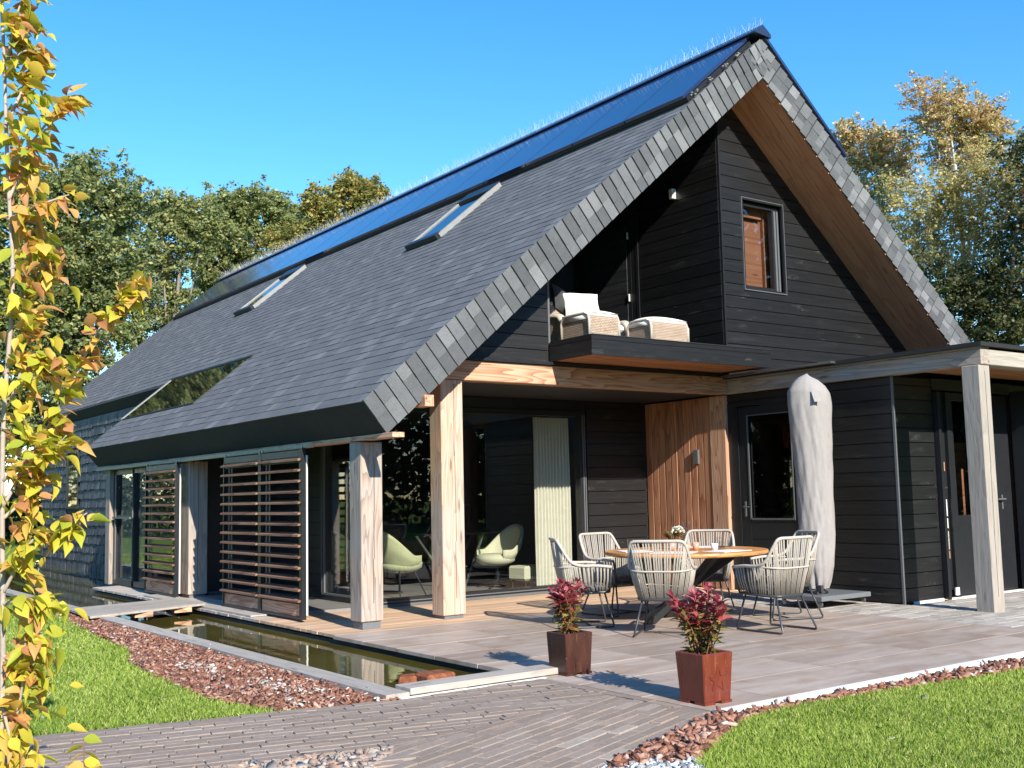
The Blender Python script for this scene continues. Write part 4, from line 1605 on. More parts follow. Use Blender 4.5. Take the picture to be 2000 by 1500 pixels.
m.prism([(14.44, 8.476, 2.03), (14.47, 8.476, 2.01), (14.55, 8.476, 2.09), (14.52, 8.476, 2.12)], (0, 0.006, 0))
m.build('sticker', 'sticker_white', ed)
# second leaf folded out towards the lawn
m = MB()
m.box(14.965, 15.02, 7.92, 8.42, 0.0, 2.78)
ol = m.build('open_door', 'frame_black', house)
m = MB()
m.box(14.955, 14.975, 7.905, 7.925, 0.02, 2.72)
m.box(14.985, 15.0, 7.905, 7.925, 0.02, 2.72)
m.build('edge_strip', 'steel', ol)
# hall behind the entrance
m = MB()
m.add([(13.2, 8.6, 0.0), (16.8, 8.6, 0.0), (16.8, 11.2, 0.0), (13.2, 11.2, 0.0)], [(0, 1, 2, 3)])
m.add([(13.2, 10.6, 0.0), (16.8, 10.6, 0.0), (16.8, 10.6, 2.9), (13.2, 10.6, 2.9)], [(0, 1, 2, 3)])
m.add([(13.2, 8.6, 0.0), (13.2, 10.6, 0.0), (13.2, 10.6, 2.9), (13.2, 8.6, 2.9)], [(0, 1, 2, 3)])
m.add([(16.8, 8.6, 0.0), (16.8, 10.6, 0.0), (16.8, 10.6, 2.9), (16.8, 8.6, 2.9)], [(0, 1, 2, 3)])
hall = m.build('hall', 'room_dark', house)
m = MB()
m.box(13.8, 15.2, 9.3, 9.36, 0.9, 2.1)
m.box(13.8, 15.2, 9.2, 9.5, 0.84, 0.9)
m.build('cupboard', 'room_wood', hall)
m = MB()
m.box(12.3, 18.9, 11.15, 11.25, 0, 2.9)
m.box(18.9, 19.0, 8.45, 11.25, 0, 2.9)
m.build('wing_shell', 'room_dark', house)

# outer shell so that rooms are closed
m = MB()
m.box(18.4, 18.5, 11.3, 32.2, 0, 3.0)
m.box(12.4, 18.4, 11.3, 11.42, 2.9, 3.12)
m.prism([(7.3, 32.2, 0), (18.4, 32.2, 0), (18.4, 32.2, zsoff(18.4)), (XR, 32.2, zi), (7.3, 32.2, zsoff(7.3))], (0, 0.1, 0))
m.build('shell_wall', 'roofing', house)

# living room
m = MB()
m.box(6.05, 12.2, YL + 0.12, 21.5, -0.05, 0.02)
lr = m.build('living_room', 'room_floor', house)
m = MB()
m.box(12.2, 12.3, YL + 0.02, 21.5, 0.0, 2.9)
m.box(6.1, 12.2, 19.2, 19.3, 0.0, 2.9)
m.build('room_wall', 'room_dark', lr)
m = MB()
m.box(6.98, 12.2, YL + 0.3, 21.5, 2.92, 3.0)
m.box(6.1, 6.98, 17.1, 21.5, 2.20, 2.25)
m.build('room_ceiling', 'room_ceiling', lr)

# ---- shake-hung wall of the far end
m = MB()
m.box(7.30, 7.4, YE - 1.0, 32.3, -0.3, 3.5)
sw_ = m.build('shake_wall', 'roofing', house)
WY0, WY1, SZ0, SZ1 = 28.5, 29.5, 1.43, 2.80
shake_list = []
rh = 0.215
for j in range(21):
    z0 = -0.32 + j * rh
    y = 20.7 + (j % 2) * 0.09
    while y < 32.3:
        w = random.uniform(0.12, 0.24)
        y1 = min(y + w, 32.3)
        hit = (y1 > WY0 - 0.06 and y < WY1 + 0.06 and z0 + rh > SZ0 - 0.06 and z0 < SZ1 + 0.06)
        if not hit and z0 < 3.45:
            shake_list.append((y, y1 - 0.006, z0 + random.uniform(-0.012, 0.012), min(z0 + rh + 0.03, 3.58)))
        y += w
shake_list.sort(key=lambda q: q[0] + (0 if 0.2 < q[2] < 3.4 else 3.0))
rest = MB()
for i, (a, b_, c, d) in enumerate(shake_list):
    o_ = random.uniform(0.030, 0.052)
    P_ = [(7.29, a, c), (7.30, a, c), (7.30, b_, c), (7.29, b_, c)]
    m = MB() if i < 300 else rest
    m.hexa([(7.30 - o_, b_, c), (7.30, b_, c), (7.30, a, c), (7.30 - o_, a, c), (7.30 - 0.006, b_, d), (7.30, b_, d), (7.30, a, d), (7.30 - 0.006, a, d)], 0.0 if i < 300 else random.random())
    if i < 300:
        m.build('shake', 'shake', sw_)
rest.build('shake_rest', 'shake', sw_, kind='stuff')
m = MB()
for b_ in ((WY0 - 0.05, WY0, SZ0 - 0.05, SZ1 + 0.05), (WY1, WY1 + 0.05, SZ0 - 0.05, SZ1 + 0.05), (WY0, WY1, SZ1, SZ1 + 0.05), (WY0, WY1, SZ0 - 0.05, SZ0)):
    m.box(7.255, 7.30, b_[0], b_[1], b_[2], b_[3])
nw = m.build('narrow_window', 'frame_black', house)
m = MB()
m.box(7.28, 7.29, WY0, WY1, SZ0, SZ1)
m.build('pane', 'roof_glass', nw)

# ---- sliding louvre screens hung from the rail
slat_me = None


def screen(y0, y1, leafs):
    m = MB()
    xs = 5.75
    w = (y1 - y0) / leafs
    st = 0.07
    m.box(xs - 0.03, xs + 0.03, y0, y0 + st, 0.03, 2.09)
    m.box(xs - 0.02, xs + 0.02, y0 + st, y1, 1.99, 2.07)
    m.box(xs - 0.02, xs + 0.02, y0 + st, y1, 0.03, 0.06)
    m.box(xs - 0.02, xs + 0.02, y1 - 0.03, y1, 0.03, 2.07)
    for i in range(1, leafs):
        yy = y0 + i * w
        m.box(xs - 0.025, xs + 0.025, yy - 0.045, yy + 0.045, 0.03, 2.08)
    s_ = m.build('louvre_screen', 'black_metal', house)
    for i in range(leafs):
        a, b_ = y0 + i * w, y0 + (i + 1) * w
        for k_ in range(14):
            z = 0.245 + k_ * 0.131
            q = MB()
            q.hexa([(xs - 0.065, a + 0.03, z - 0.012), (xs + 0.045, a + 0.03, z + 0.012), (xs + 0.045, b_ + 0.02 * (i == leafs - 1) - 0.03, z + 0.012), (xs - 0.065, b_ + 0.02 * (i == leafs - 1) - 0.03, z - 0.012),
                    (xs - 0.065, a + 0.03, z + 0.012), (xs + 0.045, a + 0.03, z + 0.036), (xs + 0.045, b_ + 0.02 * (i == leafs - 1) - 0.03, z + 0.036), (xs - 0.065, b_ + 0.02 * (i == leafs - 1) - 0.03, z + 0.012)])
            q.build('slat', 'slat', s_)
        q = MB()
        q.box(xs - 0.008, xs + 0.012, a + 0.05, b_ - 0.05, 0.062, 0.205)
        q.build('kick_panel', 'larch_y', s_)
        q = MB()
        q.box(xs - 0.008, xs + 0.012, a + 0.05, b_ - 0.03, 1.92, 1.985)
        q.build('head_panel', 'black_metal', s_)
        for yy in (b_ - 0.10, b_ - 0.20):
            q = MB()
            q.tube([(xs + 0.03, yy, 0.21), (xs + 0.03, yy, 1.95)], 0.010, 6)
            q.build('rod', 'alu', s_)
        for yy in (a + 0.04, b_ - 0.05):
            q = MB()
            q.box(xs - 0.012, xs + 0.012, yy - 0.01, yy + 0.01, 2.07, 2.11)
            q.build('hanger', 'steel', s_)
    q = MB()
    q.tube([(xs + 0.035, y0 - 0.012, 0.08), (xs + 0.035, y0 - 0.012, 2.0)], 0.012, 6)
    q.build('rod', 'lamp_white', s_)
    return s_


screen(12.23, 14.80, 2)
screen(16.72, 18.25, 1)

# ---- deck planks round the porch, ends showing over the water
m = MB()
m.box(5.62, 7.2, 10.86, 20.2, -0.2, -0.035)
m.box(7.2, 12.2, 10.86, YL + 0.3, -0.2, -0.035)
deck = m.build('deck', 'grit', kind='structure')
y = 10.85
while y < 20.2:
    w = 0.146
    m = MB()
    e = 5.47 + random.uniform(-0.006, 0.006)
    x1 = 7.19 if y > YL - 0.1 else 12.2
    if y > 17.0:
        x1 = 5.94
    if y > 16.85 and y < 17.0:
        x1 = 6.3
    m.box(e, x1, y + 0.003, y + w - 0.003, -0.032, random.uniform(-0.002, 0.001))
    m.build('plank', 'deck_x' if y < 13.0 else 'deck_grey_x', deck)
    y += w
# lighter kick board along the far bay
m = MB()
m.box(5.52, 5.75, 13.3, 17.6, 0.004, 0.022)
m.build('edge_board', 'weathered_y', deck)

# ---- pond rim
rim = thing('pond_rim', 'grey weathered plank rim along the long pond with mulch beside it', 'pond rim', (4.1, 15.0, 0.0))
yy = 7.13
for L in (4.4, 4.2, 5.0, 5.0, 6.5):
    m = MB()
    m.box(4.0, 4.2, yy + (0.0 if yy > 7.2 else 0.0), yy + L - 0.004, -0.02, 0.03)
    m.build('plank', 'weathered_y', rim, bevel=0.004)
    yy += L
m = MB()
m.box(4.03, 4.10, 7.16, 33.0, -0.5, -0.022)
m.build('side_board', 'liner', rim)
rf = thing('pond_rim', 'pale wooden sill closing the near end of the pond by the brick path', 'pond rim', (4.9, 7.2, 0.0))
m = MB()
m.box(4.205, 5.70, 7.13, 7.36, 0.005, 0.055)
m.build('plank', 'weathered_x', rf, bevel=0.004)
m = MB()
m.box(4.10, 5.45, 7.085, 7.128, -0.05, 0.0)
m.build('base_strip', 'kerb', rf)

# ---- plank bridge
br = thing('footbridge', 'low plank bridge of pale boards crossing the pond to the porch', 'footbridge', (4.7, 15.2, 0.0))
A, B_, C_, D_ = Vector((3.86, 14.42, 0)), Vector((5.56, 15.0, 0)), Vector((5.50, 16.2, 0)), Vector((3.92, 15.8, 0))
for i in range(8):
    t0, t1 = i / 8 + 0.006, (i + 1) / 8 - 0.006
    p = [A.lerp(D_, t0), B_.lerp(C_, t0), B_.lerp(C_, t1), A.lerp(D_, t1)]
    m = MB()
    m.hexa([q + Vector((0, 0, 0.034)) for q in p] + [q + Vector((0, 0, 0.062)) for q in p])
    m.build('plank', 'weathered_x', br)
for f_ in (0.12, 0.45, 0.8):
    m = MB()
    p = A.lerp(B_, f_)
    q = D_.lerp(C_, f_)
    m.box(p.x - 0.12, p.x + 0.12, p.y + 0.03, q.y - 0.05, -0.03 if 0.15 < f_ < 0.9 else 0.02, 0.033)
    m.build('bearer', 'larch_x', br)
# rusty pieces in the water
m = MB()
m.box(4.83, 5.11, 7.90, 8.13, -0.24, -0.012)
bk = m.build('rusty_block', 'rust', bevel=0.02)
tag(bk, 'rusty brown block lying half sunk in the pond water', 'block')
m = MB()
m.hexa([(4.68, 8.16, -0.2), (4.81, 8.06, -0.2), (4.90, 8.20, -0.2), (4.77, 8.29, -0.2), (4.70, 8.17, -0.045), (4.82, 8.07, -0.035), (4.89, 8.20, -0.03), (4.77, 8.28, -0.04)])
bk = m.build('rusty_fragment', 'rust', bevel=0.012)
tag(bk, 'smaller rusty fragment beside the block in the pond', 'fragment')

# ------------------------------------------------------------------ terrace furniture
def catmull(pts, n):
    P = [Vector(p) for p in pts]
    P = [P[0] * 2 - P[1]] + P + [P[-1] * 2 - P[-2]]
    out = []
    m = len(P) - 3
    for i in range(n):
        u = i / (n - 1) * m
        k_ = min(int(u), m - 1)
        t = u - k_
        a, b_, c, d = P[k_:k_ + 4]
        out.append(0.5 * ((2 * b_) + (c - a) * t + (2 * a - 5 * b_ + 4 * c - d) * t * t + (3 * b_ - a - 3 * c + d) * t ** 3))
    return out


def mirror(h):
    return h + [(-x, y, z) for x, y, z in h[-2::-1]]


TC = Vector((8.94, 8.99, 0.0))
TOP = 0.80


def make_chair():
    t = thing('rope_armchair', 'x', 'chair', (0, 0, 0))
    top = mirror([(-0.30, 0.27, 0.655), (-0.325, 0.10, 0.675), (-0.33, -0.08, 0.68), (-0.318, -0.19, 0.73), (-0.292, -0.285, 0.885), (-0.255, -0.325, 0.955), (-0.12, -0.348, 0.962), (0.0, -0.352, 0.962)])
    bot = mirror([(-0.235, 0.25, 0.385), (-0.25, 0.10, 0.38), (-0.255, -0.03, 0.375), (-0.24, -0.13, 0.372), (-0.205, -0.205, 0.37), (-0.15, -0.24, 0.37), (-0.075, -0.25, 0.37), (0.0, -0.25, 0.37)])
    mid = mirror([(-0.322, -0.10, 0.668), (-0.30, -0.20, 0.665), (-0.255, -0.27, 0.66), (-0.16, -0.305, 0.655), (0.0, -0.31, 0.655)])
    TP, BP = catmull(top, 121), catmull(bot, 121)
    m = MB()
    m.tube(catmull(top, 49), 0.017, 7)
    m.build('top_rail', 'rail', t, local=True, smooth=True)
    m = MB()
    m.tube(catmull(mid, 25), 0.010, 6)
    m.build('back_band', 'rail', t, local=True, smooth=True)
    m = MB()
    m.tube(catmull(bot, 41), 0.016, 6)
    for s in (-1, 1):
        m.tube([(s * 0.235, 0.25, 0.385), (s * 0.30, 0.27, 0.655)], 0.013, 6)
    m.tube([(-0.235, 0.25, 0.385), (0, 0.275, 0.385), (0.235, 0.25, 0.385)], 0.014, 6)
    m.build('seat_frame', 'leg_metal', t, local=True, smooth=True)
    m = MB()
    for i in sorted({int(round(q)) for q in np.linspace(1.5, 118.5, 52)}):
        for e in (-0.0044, 0.0044):
            a, b_ = TP[i], BP[i]
            d = (TP[min(i + 1, 120)] - TP[i - 1]).normalized() * e
            c = (a + b_) * 0.5
            ctr = Vector((0, 0.0, c.z))
            c = c + (c - ctr).normalized() * 0.010
            m.tube([a + d, c + d, b_ + d], 0.0046, 4)
    m.build('rope_weave', 'rope', t, local=True, smooth=True)
    m = MB()
    n = 24
    def cush(u, v):
        a = u * 2 * math.pi
        r = 0.23 * (abs(math.cos(a)) ** 4 + abs(math.sin(a)) ** 4) ** -0.25
        z = [0.375, 0.38, 0.43, 0.455, 0.462][int(round(v * 4))]
        k_ = [0.0, 1.0, 1.02, 0.93, 0.0][int(round(v * 4))]
        return (r * math.cos(a) * k_, 0.01 + r * math.sin(a) * k_, z)
    m.grid(cush, n, 5, closed_u=True)
    m.build('seat_cushion', 'seat_cushion', t, local=True, smooth=True)
    for s in (-1, 1):
        m = MB()
        m.tube([(s * 0.20, 0.20, 0.38), (s * 0.262, 0.285, 0.03), (s * 0.265, 0.28, 0.013), (s * 0.27, 0.25, 0.012), (s * 0.27, -0.29, 0.012), (s * 0.268, -0.32, 0.014), (s * 0.262, -0.325, 0.03), (s * 0.19, -0.20, 0.37)], 0.0105, 7)
        m.build('leg', 'leg_metal', t, local=True, smooth=True)
    m = MB()
    m.tube([(-0.235, 0.05, 0.012), (0.235, 0.05, 0.012)], 0.008, 6)
    m.build('stretcher', 'leg_metal', t, local=True)
    return t


chair0 = make_chair()
CH = ((213, 1.14, 4, 'rope armchair in front of the table, back turned to the red potted plants'),
      (273, 1.20, -3, 'rope armchair at the table end nearest the white kerb, seen side on'),
      (333, 1.16, 3, 'rope armchair mostly hidden by the nearer chair, beside the covered parasol'),
      (33, 1.14, 0, 'rope armchair across the table in front of the larch corner post'),
      (93, 1.16, 2, 'rope armchair with its back to the black plank wall and curtain'),
      (153, 1.20, -4, 'rope armchair nearest the porch post, turned half towards the glass front'))
for i, (a, r, j, lab) in enumerate(CH):
    c = chair0 if i == 0 else copy_tree(chair0)
    ar = math.radians(a)
    c.location = (TC.x + r * math.cos(ar), TC.y + r * math.sin(ar), 0.002)
    c.rotation_euler = (0, 0, ar + math.pi / 2 + math.radians(j))
    tag(c, lab, 'chair', 'rope armchairs round the dining table')

tb = thing('dining_table', 'round wooden dining table with dark crossed metal legs on the terrace', 'table', TC)
m = MB()
R = 0.92
m.lathe([(R - 0.05, TOP - 0.05), (R - 0.006, TOP - 0.038), (R, TOP - 0.022), (R - 0.004, TOP - 0.003), (R - 0.012, TOP)], TC, 64)
m.build('tabletop', 'tabletop', tb)
for a in (20, 65, 110, 155):
    d = Vector((math.cos(math.radians(a + 12)), math.sin(math.radians(a + 12)), 0))
    s = Vector((-d.y, d.x, 0)) * 0.035
    m = MB()
    p0, p1 = TC + d * 0.50 + Vector((0, 0, 0.012)), TC - d * 0.55 + Vector((0, 0, TOP - 0.055))
    w = d * 0.065
    m.hexa([p0 - s - w, p0 + s - w, p0 + s + w, p0 - s + w, p1 - s - w, p1 + s - w, p1 + s + w, p1 - s + w])
    m.build('leg', 'black_metal', tb)
m = MB()
m.lathe([(0.30, TOP - 0.062), (0.30, TOP - 0.052)], TC, 20)
m.build('spider_plate', 'black_metal', tb)


def placemat(x, y, a, lab):
    m = MB()
    m.lathe([(0.20, 0.0), (0.205, 0.003), (0.20, 0.006)], (x, y, TOP + 0.001), 4)
    m2 = MB()
    dx, dy = 0.23, 0.16
    ca, sa = math.cos(a), math.sin(a)
    q = [(x + u * ca - v * sa, y + u * sa + v * ca, TOP + 0.0015) for u, v in ((-dx, -dy), (dx, -dy), (dx, dy), (-dx, dy))]
    m2.prism(q, (0, 0, 0.005))
    o = m2.build('placemat', 'linen')
    tag(o, lab, 'placemat', 'placemats on the dining table')


TB_ = [(213, 'pale placemat in front of the chair with its back to the pots'), (273, 'pale placemat at the table end nearest the kerb'), (33, 'pale placemat in front of the larch corner post'), (153, 'pale placemat nearest the porch post')]
for a, lab in TB_:
    ar = math.radians(a)
    placemat(TC.x + 0.60 * math.cos(ar), TC.y + 0.60 * math.sin(ar), ar + math.pi / 2, lab)


def tumbler(x, y, h, r, lab, mat='tumbler_glass', cat='glass', name='tumbler', grp=None):
    m = MB()
    m.lathe([(r * 0.82, 0.0), (r, h), (r - 0.004, h), (r * 0.82 - 0.004, 0.012)], (x, y, TOP + 0.001), 18)
    o = m.build(name, mat, smooth=True)
    return tag(o, lab, cat, grp)


tumbler(8.52, 9.45, 0.13, 0.038, 'clear drinking glass on the left edge of the table', grp='glasses on the table')
tumbler(9.36, 8.86, 0.13, 0.045, 'clear drinking glass before the far chair, behind the white cup', grp='glasses on the table')
tumbler(9.25, 8.72, 0.09, 0.040, 'low clear glass right of the white cup', grp='glasses on the table')
tumbler(9.02, 8.62, 0.075, 0.040, 'small white cup near the middle of the table', 'white_ceramic', 'cup', 'cup')
tumbler(8.80, 9.06, 0.085, 0.042, 'pale pink candle glass left of the two orange ones', 'peach_glass', 'candle glass', 'candle_glass', 'candle glasses on the table')
tumbler(8.84, 8.88, 0.070, 0.046, 'wide orange candle glass in the middle of the table', 'peach_glass', 'candle glass', 'candle_glass', 'candle glasses on the table')
tumbler(8.97, 8.86, 0.085, 0.040, 'orange candle glass right of the wide one', 'peach_glass', 'candle glass', 'candle_glass', 'candle glasses on the table')
# carafe
m = MB()
m.lathe([(0.055, 0.0), (0.072, 0.05), (0.065, 0.11), (0.028, 0.19), (0.03, 0.24), (0.052, 0.31), (0.048, 0.31), (0.024, 0.24), (0.022, 0.19), (0.06, 0.11)], (9.13, 9.16, TOP + 0.001), 20)
tag(m.build('carafe', 'tumbler_glass', smooth=True), 'tall clear carafe beside the white flowers', 'carafe')
# sunglasses and napkin at the far right of the table
m = MB()
for s in (-0.03, 0.03):
    m.lathe([(0.004, 0), (0.026, 0.004), (0.026, 0.010), (0.004, 0.014)], (9.52, 8.98 + s, TOP + 0.004), 10)
m.tube([(9.52, 8.93, TOP + 0.012), (9.62, 8.92, TOP + 0.012)], 0.004, 5)
m.tube([(9.52, 9.03, TOP + 0.012), (9.62, 9.04, TOP + 0.012)], 0.004, 5)
tag(m.build('sunglasses', 'black_metal'), 'folded dark sunglasses on the far edge of the table', 'sunglasses')

# ---- leaf meshes
def leaf_mesh(name, mat, L=1.0, W=0.5, fold=0.16, curl=0.18, n=5):
    m = MB()
    prof = [0.06, 0.72, 1.0, 0.98, 0.70, 0.30, 0.0] if n == 5 else [0.0, 0.9, 0.7, 0.0]
    n = len(prof) - 1
    for i in range(n + 1):
        t = i / n
        z = -curl * t * t * L
        w = prof[i] * W / 2
        m.v += [(-w, t * L, z + fold * w), (0, t * L, z), (w, t * L, z + fold * w)]
    for i in range(n):
        a = i * 3
        m.f += [[a, a + 1, a + 4, a + 3], [a + 1, a + 2, a + 5, a + 4]]
        m.t += [0.0, 0.0]
    me = bpy.data.meshes.new(name)
    me.from_pydata(m.v, [], m.f)
    me.materials.append(MATS[mat])
    me.polygons.foreach_set('use_smooth', [True] * len(me.polygons))
    return me


def aim(d, roll=0.0):
    """euler that turns local +Y along d with +Z kept up, then rolled"""
    d = Vector(d).normalized()
    x = d.cross(Vector((0, 0, 1)))
    if x.length < 1e-4:
        x = Vector((1, 0, 0))
    x.normalize()
    z = x.cross(d)
    M = Matrix((x, d, z)).transposed()
    return (M.to_4x4() @ Matrix.Rotation(roll, 4, 'Y')).to_euler()


# flowers in a zinc pot on the table
vz = thing('flower_pot', 'zinc pot of white hydrangea on the dining table', 'flower pot', (9.0, 9.24, TOP + 0.001))
m = MB()
m.lathe([(0.058, 0), (0.072, 0.10), (0.070, 0.115), (0.062, 0.115), (0.058, 0.02)], (9.0, 9.24, TOP + 0.002), 20)
m.build('pot', 'pot_zinc', vz, smooth=True)
m = MB()
for i in range(90):
    a = random.uniform(0, 6.28)
    e = random.uniform(0.0, 1.4)
    c = Vector((9.03 + 0.075 * math.cos(a) * math.cos(e), 9.20 + 0.075 * math.sin(a) * math.cos(e), TOP + 0.19 + 0.07 * math.sin(e)))
    for k_ in range(2):
        u = Vector((random.gauss(0, 1), random.gauss(0, 1), random.gauss(0, 1))).normalized()
        v = u.cross(Vector((0.3, 0.5, 0.8))).normalized()
        m.add([c - u * 0.013, c - v * 0.013, c + u * 0.013, c + v * 0.013], [(0, 1, 2, 3)])
m.build('blossom', 'petal', vz, kind='stuff')
lm = leaf_mesh('pot_leaf', 'green_leaf', 0.12, 0.07)
for i in range(16):
    a = random.uniform(0, 6.28)
    d = (math.cos(a), math.sin(a), random.uniform(0.2, 1.4))
    inst('leaf', lm, vz, (0.03 * math.cos(a), 0.03 * math.sin(a), 0.115 + random.uniform(0, 0.05)), aim(d, random.uniform(-0.5, 0.5)))

# ---- square glazed pots with red-leaved shrubs
def square_pot(cx, cy, rz, wt, wb, h, mat, lab, star=False):
    t = thing('planter', lab, 'planter', (cx, cy, 0.0), rz, 'square glazed planters on the terrace')
    m = MB()
    th = 0.03
    a, b_ = wb / 2, wt / 2
    lv = [(a, 0.014), (b_, h), (b_ - th, h), (b_ - th - 0.004, h - 0.05)]
    vs = []
    for r, z in lv:
        vs += [(-r, -r, z), (r, -r, z), (r, r, z), (-r, r, z)]
    fs = [(3, 2, 1, 0)]
    for i in range(len(lv) - 1):
        for k_ in range(4):
            k2 = (k_ + 1) % 4
            fs.append((i * 4 + k_, i * 4 + k2, i * 4 + 4 + k2, i * 4 + 4 + k_))
    m.add(vs, fs)
    m.build('pot', mat, t, local=True, bevel=0.007, smooth=False)
    for sx in (-1, 1):
        for sy in (-1, 1):
            m = MB()
            c = a - 0.045
            m.box(sx * c - 0.05, sx * c + 0.05, sy * c - 0.05, sy * c + 0.05, 0.0, 0.02)
            m.build('foot', mat, t, local=True)
    m = MB()
    r = b_ - th - 0.002
    m.prism([(-r, -r, h - 0.06), (r, -r, h - 0.06), (r, r, h - 0.06), (-r, r, h - 0.06)], (0, 0, 0.015))
    m.build('soil', 'soil', t, local=True)
    if star:
        m = MB()
        pts = []
        for i in range(10):
            ang = math.pi / 2 + i * math.pi / 5
            rr = 0.092 if i % 2 == 0 else 0.038
            pts.append((rr * math.cos(ang), rr * math.sin(ang) + h * 0.47))
        for i in range(10):
            (x1, z1), (x2, z2) = pts[i], pts[(i + 1) % 10]
            f_ = lambda z: -(a + (b_ - a) * (z - 0.022) / (h - 0.022)) - 0.002
            m.tube([(x1, f_(z1), z1), (x2, f_(z2), z2)], 0.0035, 4)
        m.build('star_relief', mat, t, local=True)
    return t


def red_shrub(cx, cy, z0, H, spread, lab, seed, n_stem=26):
    rr = random.Random(seed)
    t = thing('red_shrub', lab, 'shrub', (cx, cy, z0), 0, 'red leaved shrubs in planters')
    red = leaf_mesh('red_leaf', 'red_leaf', 0.088, 0.036, 0.3, 0.14, 3)
    grn = leaf_mesh('green_leaf', 'green_leaf', 0.082, 0.032, 0.3, 0.2, 3)
    stems = MB()
    cnt = 0
    extra = MB()
    for i in range(n_stem):
        a = rr.uniform(0, 6.28)
        q = math.sqrt(rr.random())
        hh = H * rr.uniform(0.62, 1.0) * (1.0 - 0.22 * q)
        tip = Vector((spread * q * math.cos(a), spread * q * math.sin(a), hh))
        b0 = Vector((tip.x * 0.18 + rr.uniform(-0.03, 0.03), tip.y * 0.18 + rr.uniform(-0.03, 0.03), -0.02))
        mid = b0.lerp(tip, 0.5) + Vector((rr.uniform(-0.02, 0.02), rr.uniform(-0.02, 0.02), 0.05))
        pts = catmull([b0, mid, tip], 9)
        stems.tube(pts, [0.006, 0.0055, 0.005, 0.0045, 0.004, 0.004, 0.0035, 0.003, 0.0025], 5)
        nl = 25
        for k_ in range(nl):
            f_ = 0.10 + 0.90 * k_ / (nl - 1)
            p = pts[min(8, int(f_ * 8))].lerp(pts[min(8, int(f_ * 8) + 1)], f_ * 8 % 1)
            aa = k_ * 2.4 + rr.uniform(-0.4, 0.4)
            up = 0.15 + 1.5 * max(0.0, f_ - 0.55) + rr.uniform(-0.45, 0.35)
            d = Vector((math.cos(aa), math.sin(aa), up))
            me = red if (p.z / H + rr.uniform(-0.15, 0.15)) > 0.50 else grn
            s_ = rr.uniform(0.65, 1.2)
            if cnt < 290 and (f_ > 0.3):
                inst('leaf', me, t, p, aim(d, rr.uniform(-0.7, 0.7)), (s_, s_, s_))
                cnt += 1
            else:
                M = Matrix.Translation(p) @ aim(d, rr.uniform(-0.7, 0.7)).to_matrix().to_4x4() @ Matrix.Scale(s_, 4)
                lst = extra if me is red else None
                if me is red:
                    extra.add([M @ v.co for v in me.vertices], [list(pp.vertices) for pp in me.polygons], rr.random())
                else:
                    greens.add([M @ v.co for v in me.vertices], [list(pp.vertices) for pp in me.polygons], rr.random())
    stems.build('stem', 'twig_red', t, local=True, smooth=True)
    if extra.v:
        extra.build('leaf_mass', 'red_leaf', t, local=True, kind='stuff')
    if greens.v:
        greens.build('leaf_mass', 'green_leaf', t, local=True, kind='stuff')
        greens.__init__()
    return t


greens = MB()
square_pot(5.715, 7.125, math.radians(-3), 0.275, 0.245, 0.335, 'glaze_brown', 'dark brown glazed square planter at the corner of the pond')
red_shrub(5.715, 7.125, 0.30, 0.49, 0.185, 'red shrub in the dark brown planter by the pond corner', 5, 24)
square_pot(5.625, 5.52, math.radians(-2), 0.285, 0.248, 0.345, 'glaze_red', 'red brown glazed square planter with a star relief', True)
red_shrub(5.625, 5.52, 0.30, 0.55, 0.235, 'wider red shrub in the red brown star planter', 8, 30)

# ---- covered parasol on a wheeled granite base
um = thing('covered_parasol', 'closed parasol under a grey cover on a wheeled stone base', 'parasol', (11.5, 9.12, 0.0))
m = MB()
m.box(11.04, 12.02, 8.79, 9.50, 0.075, 0.135)
m.build('base_slab', 'slab_granite', um, bevel=0.006)
for x in (11.10, 11.95):
    for y in (8.86, 9.43):
        m = MB()
        m.lathe([(0.028, -0.012), (0.034, -0.008), (0.034, 0.008), (0.028, 0.012)], (0, 0, 0), 12)
        m.v = [(x + v[2], y + v[1], 0.036 + v[0]) for v in m.v]
        m.box(x - 0.022, x + 0.022, y - 0.012, y + 0.02, 0.055, 0.074)
        m.build('castor', 'steel', um)
m = MB()
m.lathe([(0.035, 0.136), (0.035, 0.6)], (11.42, 9.10, 0), 14)
m.lathe([(0.09, 0.136), (0.085, 0.165), (0.05, 0.18), (0.05, 0.26)], (11.42, 9.10, 0), 14)
m.build('mast', 'black_metal', um, smooth=True)
m = MB()
m.box(11.22, 11.36, 9.0, 9.06, 0.136, 0.17)
m.box(11.25, 11.30, 8.96, 9.02, 0.17, 0.25)
m.build('crank_bag', 'charcoal_cloth', um)


